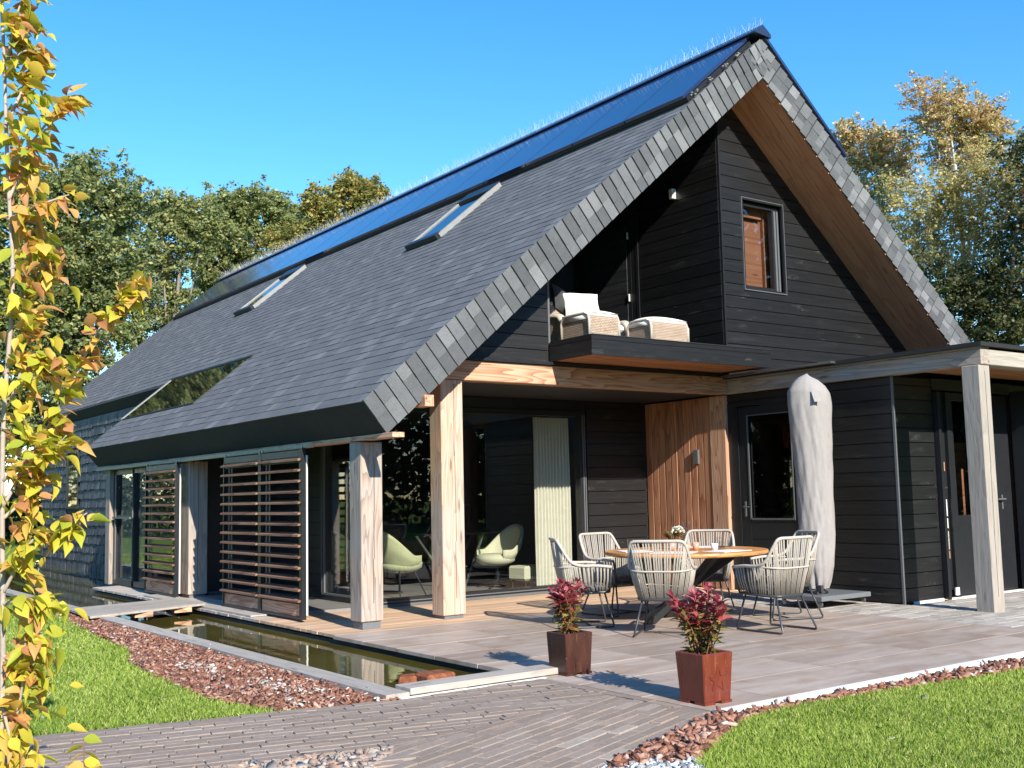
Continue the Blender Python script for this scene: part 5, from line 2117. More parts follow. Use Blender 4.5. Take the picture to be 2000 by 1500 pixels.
def cover(u, v):
    a = u * 2 * math.pi
    z = 0.20 + 2.72 * v
    prof = [(0.0, 0.085), (0.03, 0.115), (0.10, 0.155), (0.25, 0.18), (0.45, 0.185), (0.62, 0.195), (0.75, 0.21), (0.86, 0.222), (0.92, 0.215), (0.955, 0.17), (0.985, 0.10), (1.0, 0.015)]
    r = 0.1
    for (t0, r0), (t1, r1) in zip(prof, prof[1:]):
        if t0 <= v <= t1:
            r = r0 + (r1 - r0) * (v - t0) / (t1 - t0)
    d = a - math.radians(-45)
    e = 1.0 + 0.18 * abs(math.cos(d)) ** 2 - 0.16 * abs(math.sin(d)) ** 2
    w = 0.0060 * math.sin(5 * a + 7 * v) + 0.0055 * math.sin(9 * a - 14 * v + 2 * math.sin(9 * v)) + 0.0040 * math.sin(14 * a + 21 * v + math.sin(17 * v)) + 0.0030 * math.sin(41 * v + 2.5 * math.sin(3 * a)) + 0.0022 * math.sin(23 * a - 9 * v + 2 * math.sin(23 * v))
    w *= 0.6 * min(1.0, 6.0 * (1.01 - v))
    if v < 0.10:
        w += 0.022 * math.sin(7 * a) * (1 - v / 0.10)
    sq = (abs(math.cos(a)) ** 3 + abs(math.sin(a)) ** 3) ** (-1 / 3.0)
    rr_ = (r * (0.55 + 0.45 * sq)) * e + w
    return (11.40 + 0.02 * math.sin(5 * v) + rr_ * math.cos(a), 9.11 + rr_ * math.sin(a), z - 0.03 * math.cos(a) * (v > 0.9))


m = MB()
m.grid(cover, 64, 110, closed_u=True)
cv = m.build('cover', 'cover_cloth', um, smooth=True)
m = MB()
m.prism([(11.24, 8.955, 2.70), (11.31, 8.90, 2.70), (11.29, 8.84, 2.56), (11.22, 8.895, 2.56)], (0.006, 0.006, 0.0))
m.build('pull_flap', 'cover_cloth', cv)

# ---- lamps on the walls
m = MB()
m.box(12.168, 12.206, 11.90, 12.0, 1.88, 2.10)
tag(m.build('wall_lamp', 'trim_grey', bevel=0.004), 'small dark box lamp on the red brown cladding', 'wall lamp')
m = MB()
m.box(12.12, 12.205, 12.19, 12.27, 6.12, 6.28)
tag(m.build('wall_lamp', 'lamp_white', bevel=0.004), 'small white lamp high on the balcony wall under the roof', 'wall lamp')

# ------------------------------------------------------------------ balcony furniture
def uvbox(m_obj, sx=1.0):
    me = m_obj.data
    uv = me.uv_layers.new(name='UVMap')
    for p in me.polygons:
        n = p.normal
        for li in p.loop_indices:
            c = me.vertices[me.loops[li].vertex_index].co
            if abs(n.x) > max(abs(n.y), abs(n.z)):
                uv.data[li].uv = (c.y, c.z)
            elif abs(n.y) > abs(n.z):
                uv.data[li].uv = (c.x, c.z)
            else:
                uv.data[li].uv = (c.x, c.y)
    return m_obj


def rounded(m, x0, x1, y0, y1, z0, z1, r, n=5):
    """box with its long top edges rounded (profile in x-z swept along y)"""
    prof = [(x0, z0), (x1, z0)]
    for i in range(n + 1):
        a = i / n * math.pi / 2
        prof.append((x1 - r + r * math.cos(a), z1 - r + r * math.sin(a)))
    for i in range(n + 1):
        a = math.pi / 2 + i / n * math.pi / 2
        prof.append((x0 + r + r * math.cos(a), z1 - r + r * math.sin(a)))
    m.prism([(x, y0, z) for x, z in prof][::-1], (0, y1 - y0, 0))


def ottoman(x, y, w, d, h, lab, rz):
    t = thing('wicker_stool', lab, 'stool', (x, y, 3.475), rz, 'wicker stools on the balcony')
    m = MB()
    rounded(m, -w / 2, w / 2, -d / 2, d / 2, 0.0, h, 0.09)
    uvbox(m.build('body', 'wicker', t, local=True))
    m = MB()
    for yy in (-d / 2, d / 2):
        m = MB()
        pts = [(-w / 2, yy, 0.0), (-w / 2, yy, h - 0.09), (-w / 2 + 0.03, yy, h - 0.03), (-w / 2 + 0.09, yy, h), (w / 2 - 0.09, yy, h), (w / 2 - 0.03, yy, h - 0.03), (w / 2, yy, h - 0.09), (w / 2, yy, 0.0)]
        m.tube(pts, 0.022, 7)
        m.build('edge_braid', 'rail', t, local=True, smooth=True)
    m = MB()
    def cu(u, v):
        return (-w / 2 + 0.02 + (w - 0.04) * u, (-d / 2 - 0.012) + (d + 0.024) * v, h + 0.012 + 0.06 * (math.sin(math.pi * u) ** 0.4) * (math.sin(math.pi * v) ** 0.4))
    m.grid(cu, 13, 13)
    m.box(-w / 2 + 0.035, w / 2 - 0.035, -d / 2 - 0.014, d / 2 + 0.014, h - 0.075, h + 0.012)
    m.build('cushion', 'white_cloth', t, local=True, smooth=True)
    return t


ottoman(10.495, 10.935, 0.47, 0.69, 0.33, 'wicker stool with white cushion standing alone on the balcony', math.radians(90))
ottoman(9.31, 10.99, 0.58, 0.51, 0.33, 'wicker stool with white cushion in front of the balcony armchair', math.radians(90))
wa = thing('wicker_armchair', 'wicker armchair with white seat cushion on the balcony', 'armchair', (9.72, 11.72, 3.475), math.radians(0))
wa.scale = (1.38, 1.1, 0.88)
m = MB()
def wback(u, v):
    a = math.pi * (1.0 - u)
    top = 0.40 + 0.42 * max(0.0, math.sin(a)) ** 1.6
    z = 0.02 + top * v
    r = 0.43 + 0.03 * v
    return (r * math.cos(a), 0.42 * math.sin(a) + 0.05 * v * math.sin(a), z)
m.grid(wback, 29, 9)
wb_ = m.build('back', 'wicker', wa, local=True, smooth=True)
uv = wb_.data.uv_layers.new(name='UVMap')
for p in wb_.data.polygons:
    for li in p.loop_indices:
        c = wb_.data.vertices[wb_.data.loops[li].vertex_index].co
        uv.data[li].uv = (math.atan2(c.y, c.x) * 0.45, c.z)
sm_ = wb_.modifiers.new('thick', 'SOLIDIFY')
sm_.thickness = 0.05
for s in (-1, 1):
    m = MB()
    pts = [(s * 0.43, -0.34, 0.0), (s * 0.43, -0.36, 0.30), (s * 0.43, -0.31, 0.41), (s * 0.44, -0.2, 0.44), (s * 0.45, 0.0, 0.44), (s * 0.44, 0.12, 0.47)]
    m.tube(catmull(pts, 17), 0.05, 8)
    m.build('arm', 'rail', wa, local=True, smooth=True)
    m = MB()
    m.box(s * 0.43 - 0.03, s * 0.43 + 0.03, -0.34, 0.1, 0.0, 0.40)
    uvbox(m.build('side', 'wicker', wa, local=True))
m = MB()
m.tube([(0.46 * math.cos(a), 0.47 * math.sin(a), 0.42 + 0.42 * math.sin(a) ** 1.6) for a in [i / 24 * math.pi for i in range(25)]], 0.03, 8)
m.build('top_braid', 'rail', wa, local=True, smooth=True)
m = MB()
m.box(-0.39, 0.39, -0.34, 0.32, 0.05, 0.26)
uvbox(m.build('seat', 'wicker', wa, local=True))
m = MB()
m.box(-0.38, 0.38, -0.36, 0.32, 0.27, 0.38)
m.build('seat_pad', 'white_cloth', wa, local=True, bevel=0.03)


def pillow(name, loc, w, h, d, rot, mat, lab):
    m = MB()
    def f_(side):
        def g_(u, v):
            a, b_ = 2 * u - 1, 2 * v - 1
            k_ = max(0.0, (1 - a ** 4) * (1 - b_ ** 4)) ** 0.6
            return (a * w / 2 * (1 - 0.10 * (1 - b_ * b_)), side * d / 2 * k_, b_ * h / 2 * (1 - 0.10 * (1 - a * a)))
        return g_
    m.grid(f_(-1), 13, 13)
    m.grid(f_(1), 13, 13)
    m.f = [q if i < 144 else q[::-1] for i, q in enumerate(m.f)]
    o = m.build(name, mat, local=True, smooth=True)
    o.location = loc
    o.rotation_euler = rot
    return tag(o, lab, 'cushion', 'cushions on the balcony armchair')


pillow('cushion', (9.52, 11.40, 4.02), 0.56, 0.44, 0.24, (math.radians(-22), 0, math.radians(-16)), 'white_cloth', 'plump white cushion leaning in the wicker armchair')
pillow('cushion', (9.36, 11.62, 4.10), 0.50, 0.42, 0.18, (math.radians(-18), math.radians(18), math.radians(20)), 'charcoal_cloth', 'dark grey cushion behind the white one in the armchair')

# ------------------------------------------------------------------ inside the glass front
def tub_chair(x, y, rz, lab, mat, scale=1.0, pedestal=False):
    t = thing('lounge_chair', lab, 'armchair', (x, y, 0.02), rz, 'green lounge chairs behind the glass')
    m = MB()
    def outer(off):
        def g_(u, v):
            a = math.radians(-205 + 230 * u)          # opening faces +y
            ba = max(0.0, math.cos(a + math.pi / 2)) if True else 0
            top = 0.60 + 0.40 * ba ** 1.6
            z = 0.36 + (top - 0.36) * v
            r = 0.20 + 0.15 * min(1.0, v * 1.6) ** 0.7 + 0.10 * v * ba - off
            return (1.0 * r * math.cos(a) * 1.02, r * math.sin(a), z - off * 0.3)
        return g_
    m.grid(outer(0.0), 33, 10)
    n0 = len(m.f)
    m.grid(outer(0.055), 33, 10)
    m.f = [q if i < n0 else q[::-1] for i, q in enumerate(m.f)]
    # close the rim
    b2 = 33 * 10
    for i in range(32):
        a = 9 * 33 + i
        m.f.append([a, a + 1, b2 + a + 1, b2 + a])
        m.t.append(0.0)
    for e in (0, 32):
        for j in range(9):
            a = j * 33 + e
            m.f.append([a, a + 33, b2 + a + 33, b2 + a])
            m.t.append(0.0)
    m.build('shell', mat, t, local=True, smooth=True)
    m = MB()
    m.lathe([(0.05, 0.34), (0.22, 0.36), (0.31, 0.42), (0.32, 0.49), (0.26, 0.53), (0.05, 0.535)], (0, 0.03, 0), 24)
    m.build('seat', mat, t, local=True, smooth=True)
    if pedestal:
        m = MB()
        m.lathe([(0.035, 0.05), (0.035, 0.36)], (0, 0, 0), 12)
        for k_ in range(4):
            a = k_ * math.pi / 2 + 0.5
            m.tube([(0, 0, 0.10), (0.36 * math.cos(a), 0.36 * math.sin(a), 0.015)], 0.018, 6)
        m.build('pedestal', 'black_metal', t, local=True)
    else:
        for sx in (-1, 1):
            for sy in (-1, 1):
                m = MB()
                m.tube([(sx * 0.16, sy * 0.14, 0.38), (sx * 0.30, sy * 0.26, 0.0)], 0.011, 6)
                m.build('leg', 'black_metal', t, local=True)
    return t


tub_chair(8.18, 14.15, math.radians(-78), 'green felt lounge chair in profile just inside the glass, left', 'felt')
tub_chair(10.05, 14.3, math.radians(95), 'pale green lounge chair inside the glass between desk and curtain', 'felt_pale', pedestal=True)
tub_chair(7.85, 15.3, math.radians(-60), 'green lounge chair deeper in the room behind the left one', 'felt')
ot = thing('pouf', 'small pale green cube pouf on thin legs beside the curtain', 'pouf', (10.22, 13.75, 0.02), math.radians(10))
m = MB()
m.box(-0.23, 0.23, -0.19, 0.19, 0.14, 0.36)
m.build('cushion', 'felt_pale', ot, local=True, bevel=0.03)
for sx in (-1, 1):
    for sy in (-1, 1):
        m = MB()
        m.tube([(sx * 0.18, sy * 0.14, 0.15), (sx * 0.18, sy * 0.14, 0.0)], 0.008, 6)
        m.build('leg', 'black_metal', ot, local=True)
dk = thing('glass_desk', 'thin topped table with slanting metal legs behind the glass', 'table', (9.6, 14.9, 0.02))
m = MB()
m.box(8.9, 10.4, 14.6, 15.3, 0.86, 0.885)
m.build('top', 'black_metal', dk)
for a, b_ in (((9.05, 14.7), (9.75, 14.75)), ((10.1, 14.75), (9.7, 14.72)), ((9.1, 15.2), (9.7, 15.15)), ((10.2, 15.2), (9.7, 15.15))):
    m = MB()
    m.tube([(a[0], a[1], 0.86), (b_[0], b_[1], 0.03)], 0.022, 6)
    m.build('leg', 'steel', dk)
ln = thing('lantern_lamp', 'square lantern lamp with pale shade on the table indoors', 'lamp', (9.62, 14.75, 0.907))
m = MB()
m.lathe([(0.10, 0.03), (0.11, 0.36)], (9.62, 14.75, 0.91), 4)
m.build('lamp_shade', 'lamp_shade', ln)
m = MB()
for sx in (-1, 1):
    for sy in (-1, 1):
        m.tube([(9.62 + sx * 0.13, 14.75 + sy * 0.13, 0.91), (9.62 + sx * 0.13, 14.75 + sy * 0.13, 1.34)], 0.006, 4)
m.tube([(9.49, 14.62, 1.34), (9.75, 14.62, 1.34), (9.75, 14.88, 1.34), (9.49, 14.88, 1.34)], 0.006, 4, closed=True)
m.box(9.5, 9.74, 14.63, 14.87, 0.907, 0.92)
m.build('frame', 'black_metal', ln)
m = MB()
def curt(u, v):
    x = 10.10 + 0.68 * u
    return (x, 13.34 + 0.035 * math.sin(u * 2 * math.pi * 11) + 0.008 * math.sin(5 * v + 9 * u), 0.05 + 2.6 * v)
m.grid(curt, 133, 8)
cu_ = m.build('curtain', 'curtain_cloth', smooth=True)
tag(cu_, 'pale green pleated curtain hanging behind the glass front', 'curtain')
# hanging ornament deeper in the room
m = MB()
for k_ in range(7):
    m.lathe([(0.01, 0), (0.03, 0.05), (0.02, 0.12), (0.01, 0.14)], (8.7, 16.0, 1.15 + 0.15 * k_), 7)
m.tube([(8.7, 16, 1.1), (8.7, 16, 2.9)], 0.004, 4)
tag(m.build('hanging_ornament', 'steel', smooth=True), 'string of small glinting pieces hanging in the dark room', 'ornament')

# ------------------------------------------------------------------ the young tree in front, left
ft = thing('young_tree', 'slender young tree with large yellow and orange autumn leaves in front', 'tree', (0.98, 4.9, -0.05))
BR = [[(0.985, 4.90, -0.05), (0.975, 4.904, 0.403), (0.97, 4.905, 0.911), (0.955, 4.908, 1.431), (0.952, 4.908, 1.856), (0.973, 4.904, 2.377), (0.946, 4.93, 2.89), (0.927, 4.964, 3.375), (0.904, 4.968, 3.836), (0.9, 4.96, 4.4)],
      [(0.978, 4.903, 1.899), (1.035, 4.841, 2.076), (1.142, 4.765, 2.042)],
      [(0.955, 4.905, 1.45), (1.102, 4.877, 1.749), (1.163, 4.76, 1.915), (1.262, 4.683, 2.171), (1.33, 4.633, 2.278), (1.411, 4.588, 2.409)],
      [(0.955, 4.907, 1.40), (1.059, 4.887, 1.514), (1.102, 4.826, 1.682), (1.146, 4.764, 1.807)],
      [(0.964, 4.906, 1.097), (1.046, 4.807, 1.304), (1.135, 4.767, 1.343), (1.236, 4.69, 1.42)],
      [(0.965, 4.906, 1.056), (1.038, 4.789, 1.078), (1.129, 4.717, 1.056)],
      [(0.97, 4.905, 0.5), (1.019, 4.895, 0.58), (1.036, 4.84, 0.747), (1.035, 4.789, 0.916), (1.096, 4.776, 0.932)],
      [(0.937, 4.912, 2.884), (1.007, 4.795, 2.976), (1.072, 4.73, 3.08), (1.141, 4.683, 3.169)],
      [(0.929, 4.913, 3.063), (1.012, 4.947, 3.296), (1.059, 4.938, 3.466)],
      [(0.947, 4.909, 2.662), (1.051, 4.786, 2.715), (1.153, 4.742, 2.763)],
      [(0.957, 4.908, 2.245), (1.062, 4.988, 2.4), (1.138, 4.971, 2.587)],
      [(0.975, 4.904, 0.645), (0.985, 4.8, 0.539), (1.004, 4.745, 0.466)],
      [(0.954, 4.908, 1.558), (1.016, 4.793, 1.638), (1.099, 4.724, 1.677), (1.142, 4.662, 1.737)],
      [(0.941, 4.962, 3.377), (0.957, 4.908, 3.546), (0.994, 4.9, 3.692)],
      [(0.95, 4.91, 2.0), (1.0, 4.85, 2.15), (1.06, 4.82, 2.24)],
      [(0.95, 4.92, 2.75), (1.02, 4.93, 2.95), (1.10, 4.90, 3.05)],
      [(0.93, 4.96, 3.3), (0.98, 4.9, 3.40), (1.05, 4.85, 3.42)],
      [(0.97, 4.905, 0.85), (1.01, 4.86, 0.82), (1.07, 4.80, 0.78)],
      [(0.96, 4.91, 2.45), (1.03, 4.86, 2.5), (1.10, 4.82, 2.55)],
      [(0.975, 4.904, 0.42), (1.00, 4.86, 0.42), (1.03, 4.82, 0.38)]]
m = MB()
P_ = catmull(BR[0], 40)
m.tube(P_, [0.013 - 0.007 * i / 39 for i in range(40)], 8)
m.build('trunk', 'bark_stem', ft, smooth=True)
LMS = [leaf_mesh('autumn_leaf', 'autumn_leaf', 0.088, 0.058, 0.22, 0.16, 5), leaf_mesh('autumn_leaf', 'autumn_leaf', 0.094, 0.050, 0.55, 0.38, 5), leaf_mesh('autumn_leaf', 'autumn_leaf', 0.080, 0.052, 0.35, -0.2, 5), leaf_mesh('autumn_leaf', 'autumn_leaf', 0.086, 0.040, 0.9, 0.5, 5)]
LM = LMS[0]
leafs = []
for bi, b_ in enumerate(BR):
    pts = catmull(b_, 8 * len(b_))
    if bi:
        m = MB()
        n = len(pts)
        m.tube(pts, [0.0085 - 0.006 * i / (n - 1) for i in range(n)], 6)
        m.build('branch', 'bark_stem', ft, smooth=True)
    n = len(pts)
    L = sum((pts[i + 1] - pts[i]).length for i in range(n - 1))
    cnt = int(L * (125 if bi else 150))
    for k_ in range(cnt):
        f_ = (0.16 if bi else 0.0) + (0.84 if bi else 1.0) * random.random()
        i = min(n - 2, int(f_ * (n - 1)))
        p = pts[i].lerp(pts[i + 1], f_ * (n - 1) - i)
        dr = (pts[i + 1] - pts[i]).normalized()
        a = random.uniform(0, 6.28)
        if bi == 0:
            # short side twigs off the trunk
            off = Vector((random.gauss(0.07, 0.06), random.gauss(-0.03, 0.06), random.gauss(0.02, 0.06)))
            p = p + off
            d = Vector((random.gauss(0.3, 0.6), random.gauss(-0.2, 0.6), random.uniform(-1.0, -0.1)))
        else:
            p = p + Vector((random.gauss(0, 0.02), random.gauss(0, 0.02), random.gauss(-0.005, 0.02)))
            d = dr * 0.7 + Vector((math.cos(a) * 0.8, math.sin(a) * 0.8, random.uniform(-1.15, 0.1)))
        leafs.append((p, d, random.uniform(-0.9, 0.9), random.uniform(0.6, 1.14)))
random.shuffle(leafs)
rest = MB()
for i, (p, d, ro, s_) in enumerate(leafs):
    if i < 298:
        inst('leaf', LMS[i % 4], ft, p - WLOC[ft.name], aim(d, ro), (s_, s_, s_))
    else:
        M = Matrix.Translation(p) @ aim(d, ro).to_matrix().to_4x4() @ Matrix.Scale(s_, 4)
        rest.add([M @ v.co for v in LMS[i % 4].vertices], [list(q.vertices) for q in LMS[i % 4].polygons], random.random())
rest.build('leaf_mass', 'autumn_leaf', ft, smooth=True, kind='stuff')
# a low sprig at the edge of the path
sg = thing('sapling', 'thin orange leaved sprig standing at the near edge of the path', 'sapling', (1.22, 4.54, -0.05))
pts = catmull([(1.222, 4.54, -0.05), (1.216, 4.54, 0.20), (1.206, 4.543, 0.40), (1.199, 4.544, 0.545)], 16)
m = MB()
m.tube(pts, [0.005 - 0.003 * i / 15 for i in range(16)], 5)
m.build('stem', 'twig_red', sg, smooth=True)
for k_ in range(13):
    i = 7 + k_ * 8 // 12
    p = pts[min(15, i)]
    s = -1 if k_ % 2 else 1
    d = Vector((0.8 * s + random.uniform(-0.2, 0.2), -0.5 * s + random.uniform(-0.3, 0.3), random.uniform(-0.5, 0.25)))
    inst('leaf', LM, sg, p - WLOC[sg.name], aim(d, random.uniform(-0.8, 0.8)), (0.85, 0.85, 0.85))

# ------------------------------------------------------------------ trees behind the house
def crown(lobes, n_leaf, size, clump=0.42, per=34, loose=1.0):
    """leaf sprays: each runs outwards along a twig, so the outline stays ragged and lets sky through"""
    O, D, R = [], [], []
    vols = np.array([l[3] ** 2 for l in lobes])
    nc = max(8, n_leaf // per)
    for l, w in zip(lobes, vols / vols.sum()):
        k_ = max(3, int(nc * w))
        u = rng.normal(size=(k_, 3))
        u[:, 2] = u[:, 2] * 0.9 + 0.12
        u /= np.linalg.norm(u, axis=1)[:, None]
        r0 = l[3] * rng.uniform(0.25, 0.95, k_)
        ln = l[3] * rng.uniform(0.16, 0.42, k_) * loose
        O.append(np.array(l[:3])[None] + u * r0[:, None])
        v = u + rng.normal(0, 0.55, (k_, 3)) + np.array([0, 0, 0.12])
        v /= np.linalg.norm(v, axis=1)[:, None]
        D.append(v * ln[:, None])
        R.append(np.full(k_, l[3]))
    O, D = np.concatenate(O), np.concatenate(D)
    k_ = len(O)
    n = k_ * per
    t = rng.random(n) ** 0.8
    wid = np.repeat(clump / loose ** 0.5 * rng.uniform(0.30, 0.62, k_), per) * (1.15 - 0.7 * t)
    P = np.repeat(O, per, 0) + np.repeat(D, per, 0) * t[:, None] + rng.normal(size=(n, 3)) * wid[:, None] * np.array([0.8, 0.8, 0.5])
    a = rng.normal(size=(n, 3)); a[:, 2] *= 0.6
    a /= np.linalg.norm(a, axis=1)[:, None]
    tt = rng.normal(size=(n, 3))
    b_ = np.cross(a, tt); b_ /= np.linalg.norm(b_, axis=1)[:, None]
    s = size * rng.uniform(0.5, 1.35, n)
    A, B2 = a * s[:, None] * 0.5, b_ * s[:, None] * 0.30
    V = np.stack([P - A, P + B2, P + A, P - B2], 1).reshape(-1, 3)
    F = np.arange(n * 4).reshape(n, 4)
    ct = np.repeat(rng.normal(0.0, 0.16, k_), per)
    Tn = np.clip(rng.normal(0.42, 0.2, n) + ct, 0.0, 0.99)
    return V, F, Tn, (O, D)


def tree(name, label, lobes, n_leaf, size, leafmat, barkmat, base, r0, fork=0.45, cat='tree', group='trees behind the house', top=None, clump=0.42, loose=1.0):
    t = thing(name, label, cat, base, 0, group)
    V, F, Tn, Cn = crown(lobes, n_leaf, size, clump, loose=loose)
    bulk('crown', V, F, leafmat, Tn, t)
    if top is not None:
        V2, F2, T2, _ = crown(top[0], top[1], size, clump, loose=loose)
        bulk('crown', V2, F2, top[2], T2, t)
    B0 = Vector(base)
    hi = max(lobes, key=lambda l: l[2])
    ctr = Vector(np.mean([l[:3] for l in lobes], 0))
    tip = Vector(hi[:3])
    f0 = B0.lerp(Vector((ctr.x, ctr.y, tip.z)), fork)
    m = MB()
    pts = catmull([B0, B0.lerp(f0, 0.5) + Vector((random.uniform(-0.2, 0.2), random.uniform(-0.2, 0.2), 0)), f0, f0.lerp(tip, 0.5) + Vector((random.uniform(-0.4, 0.4), random.uniform(-0.4, 0.4), 0)), tip], 22)
    m.tube(pts, [r0 * (1 - 0.93 * i / 21) for i in range(22)], 9)
    m.build('trunk', barkmat, t, smooth=True)
    m = MB()
    for l in lobes:
        e = Vector(l[:3])
        if (e - tip).length < 0.2:
            continue
        k_ = random.randint(5, 14)
        s = pts[k_]
        if s.z > e.z:
            s = pts[max(3, k_ - 6)]
        mid = s.lerp(e, 0.5) + Vector((random.uniform(-0.3, 0.3), random.uniform(-0.3, 0.3), random.uniform(-0.1, 0.4)))
        q = catmull([s, mid, e], 10)
        m.tube(q, [r0 * 0.42 * (1 - 0.85 * i / 9) for i in range(10)], 6)
        for z_ in range(5):
            st = q[random.randint(4, 9)]
            u = Vector((random.gauss(0, 1), random.gauss(0, 1), random.gauss(0.3, 0.8))).normalized()
            m.tube([st, st + u * l[3] * 0.5, st + u * l[3] * 0.95 + Vector((0, 0, 0.2))], [r0 * 0.10, r0 * 0.06, r0 * 0.02], 4)
    m.build('limbs', barkmat, t, smooth=True)
    return t


A_ = [(10.3, 39.45, 11.55, 2.3), (9.4, 40.2, 9.19, 2.3), (11.1, 39.67, 9.63, 1.55), (8.43, 39.88, 11.58, 1.7), (9.78, 39.21, 12.9, 0.95), (11.16, 39.05, 12.14, 0.85), (8.36, 40.71, 7.53, 2.17), (10.65, 40.16, 7.62, 1.9), (9.43, 40.72, 5.59, 1.78), (8.36, 41.08, 3.96, 1.58)]
A2 = [(6.45, 42.51, 10.78, 2.9), (5.98, 41.98, 13.19, 2.4), (4.37, 42.62, 11.46, 3.0), (7.11, 42.96, 7.75, 2.7), (4.88, 43.29, 7.63, 3.0), (7.57, 43.23, 4.63, 2.4)]
Bt = [(14.9, 46.09, 13.86, 1.15), (15.7, 46.09, 12.83, 1.55), (14.81, 46.74, 11.27, 1.3), (15.88, 45.68, 14.13, 0.8), (15.6, 46.73, 9.99, 1.3), (14.29, 47.31, 9.06, 1.1), (16.74, 45.54, 13.53, 1.1)]
Ct = [(19.24, 49.59, 15.44, 1.35), (20.55, 48.98, 15.73, 1.22), (20.04, 49.64, 14.08, 1.65), (19.0, 50.26, 13.2, 1.4), (21.45, 48.62, 15.62, 0.95), (18.88, 50.6, 11.86, 1.15), (22.0, 48.65, 14.63, 1.35)]
Dt = [(21.1, 46.1, 13.0, 1.32), (22.45, 45.11, 14.3, 1.32), (23.18, 44.34, 15.61, 0.98), (24.03, 43.93, 15.47, 0.95), (21.94, 45.13, 15.08, 0.85), (24.62, 43.75, 15.02, 0.65), (22.95, 45.08, 13.5, 1.1)]
Et = [(30.95, 19.14, 12.38, 0.9), (31.46, 18.61, 11.83, 0.95), (31.69, 17.84, 12.48, 0.58)]
Etop = [(30.4, 19.34, 13.51, 0.78), (30.87, 18.76, 13.26, 0.85), (31.39, 18.14, 12.84, 0.78), (30.16, 19.32, 14.13, 0.36)]
Ft = [(31.81, 21.46, 12.75, 0.8), (31.75, 21.91, 12.05, 1.15), (31.01, 22.68, 12.58, 0.65), (31.67, 22.55, 10.84, 1.1)]
Ftop = [(30.74, 22.56, 13.55, 0.58), (31.27, 22.07, 13.09, 0.82)]
Gt = [(29.45, 18.97, 9.73, 1.4), (29.28, 19.64, 8.73, 1.25), (30.08, 18.4, 8.73, 1.55), (30.2, 17.63, 10.0, 1.35), (30.38, 16.86, 10.86, 1.0), (30.85, 16.75, 9.42, 1.4)]
Ht = [(29.01, 15.28, 10.43, 0.95), (29.64, 15.72, 6.97, 1.9), (28.94, 17.11, 6.54, 1.5), (28.27, 18.03, 7.08, 1.25), (29.41, 16.51, 5.76, 1.6), (29.75, 14.79, 8.69, 2.0)]
tree('oak_tree', 'broad dark green oak at the left, partly behind the yellow leaves', A_, 72000, 0.166, 'oak_leaf', 'bark_dark', (9.6, 40.3, -0.06), 0.34)
tree('oak_tree', 'dense green oak at the far left edge, beyond the young tree', A2, 52800, 0.192, 'oak_leaf', 'bark_dark', (5.8, 42.8, -0.06), 0.36)
tree('oak_tree', 'open crowned oak with sky gaps, just left of the roof end', Bt, 31200, 0.160, 'oak_leaf', 'bark_grey', (15.4, 46.5, -0.06), 0.26)
tree('oak_tree', 'rounded green oak rising over the far end of the ridge', Ct, 36000, 0.173, 'oak_leaf', 'bark_grey', (20.0, 49.6, -0.06), 0.30)
tree('lime_tree', 'yellow green autumn tree tipped with orange above the ridge', Dt, 33600, 0.160, 'lime_leaf', 'bark_grey', (22.5, 45.2, -0.06), 0.28)
tree('birch_tree', 'tall birch with orange brown top and white trunk', Et + Etop[1:3], 12500, 0.096, 'birch_leaf', 'bark_pale', (29.6, 18.2, -0.06), 0.17, 0.6, top=(Etop + Et[1:], 9500, 'birch_top_leaf'), clump=0.3, loose=1.7)
tree('birch_tree', 'lower birch with pale brown leaves right beside the gable edge', Ft + Ftop, 15000, 0.102, 'birch_leaf', 'bark_pale', (31.3, 22.2, -0.06), 0.15, 0.5, top=(Ftop + Ft[:2], 7000, 'birch_top_leaf'), clump=0.32, loose=1.7)
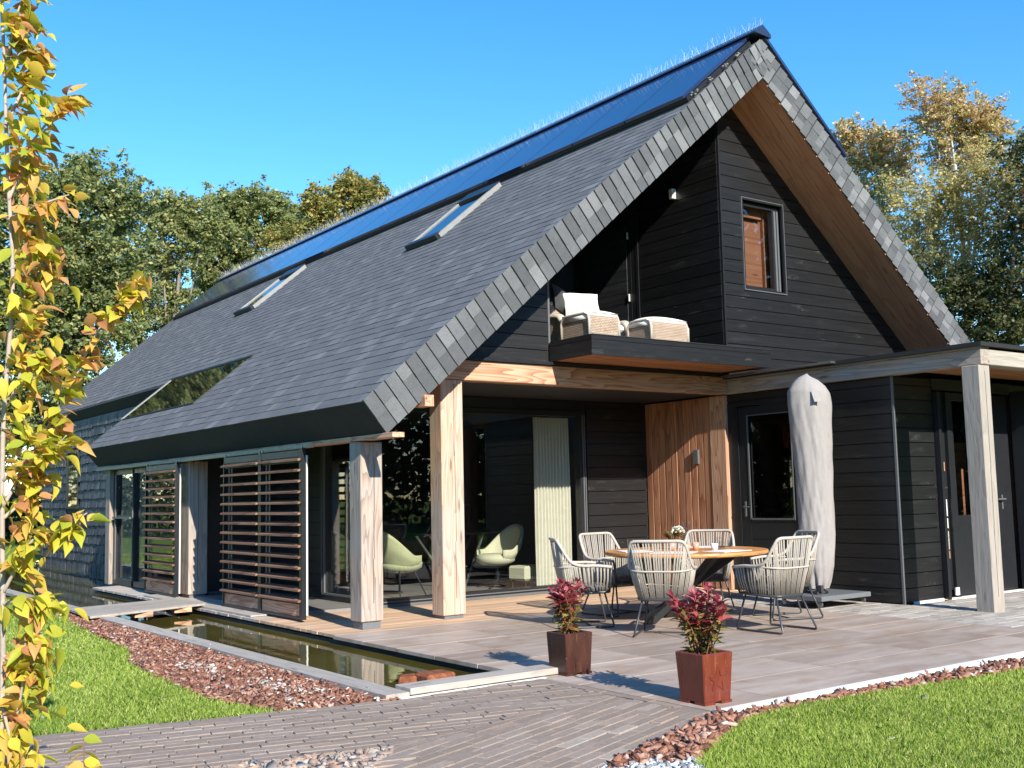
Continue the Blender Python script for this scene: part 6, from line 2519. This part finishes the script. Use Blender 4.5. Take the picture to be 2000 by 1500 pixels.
tree('birch_tree', 'full yellow green birch with white stems above the canopy', Gt, 30000, 0.102, 'birch_leaf', 'bark_pale', (29.2, 18.1, -0.06), 0.14, 0.5, clump=0.34, loose=1.7)
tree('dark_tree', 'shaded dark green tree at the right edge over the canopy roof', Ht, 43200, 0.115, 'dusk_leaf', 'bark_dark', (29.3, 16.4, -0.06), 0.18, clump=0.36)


# far thicket that closes the gaps below the crowns, and the wood across the lawn seen in the glass
def thicket(name, arcs, n, size, mat, label):
    P = []
    for (a0, a1, d0, d1, h) in arcs:
        k_ = n // len(arcs)
        a = np.radians(rng.uniform(a0, a1, k_))
        d = rng.uniform(d0, d1, k_)
        hh = h * (0.6 + 0.25 * np.sin(a * 23) + 0.15 * np.sin(a * 57 + 1))
        z = rng.uniform(0, 1, k_) ** 0.8 * hh
        P.append(np.column_stack([d * np.sin(a), d * np.cos(a), z]))
    P = np.concatenate(P)
    n = len(P)
    a = rng.normal(size=(n, 3)); a /= np.linalg.norm(a, axis=1)[:, None]
    b_ = np.cross(a, rng.normal(size=(n, 3))); b_ /= np.linalg.norm(b_, axis=1)[:, None]
    s = size * rng.uniform(0.5, 1.3, n)
    A, B2 = a * s[:, None] * 0.5, b_ * s[:, None] * 0.35
    V = np.stack([P - A, P + B2, P + A, P - B2], 1).reshape(-1, 3)
    o = bulk(name, V, np.arange(n * 4).reshape(n, 4), mat, np.clip(rng.normal(0.45, 0.2, n), 0, 0.99), kind='stuff')
    o['label'] = label


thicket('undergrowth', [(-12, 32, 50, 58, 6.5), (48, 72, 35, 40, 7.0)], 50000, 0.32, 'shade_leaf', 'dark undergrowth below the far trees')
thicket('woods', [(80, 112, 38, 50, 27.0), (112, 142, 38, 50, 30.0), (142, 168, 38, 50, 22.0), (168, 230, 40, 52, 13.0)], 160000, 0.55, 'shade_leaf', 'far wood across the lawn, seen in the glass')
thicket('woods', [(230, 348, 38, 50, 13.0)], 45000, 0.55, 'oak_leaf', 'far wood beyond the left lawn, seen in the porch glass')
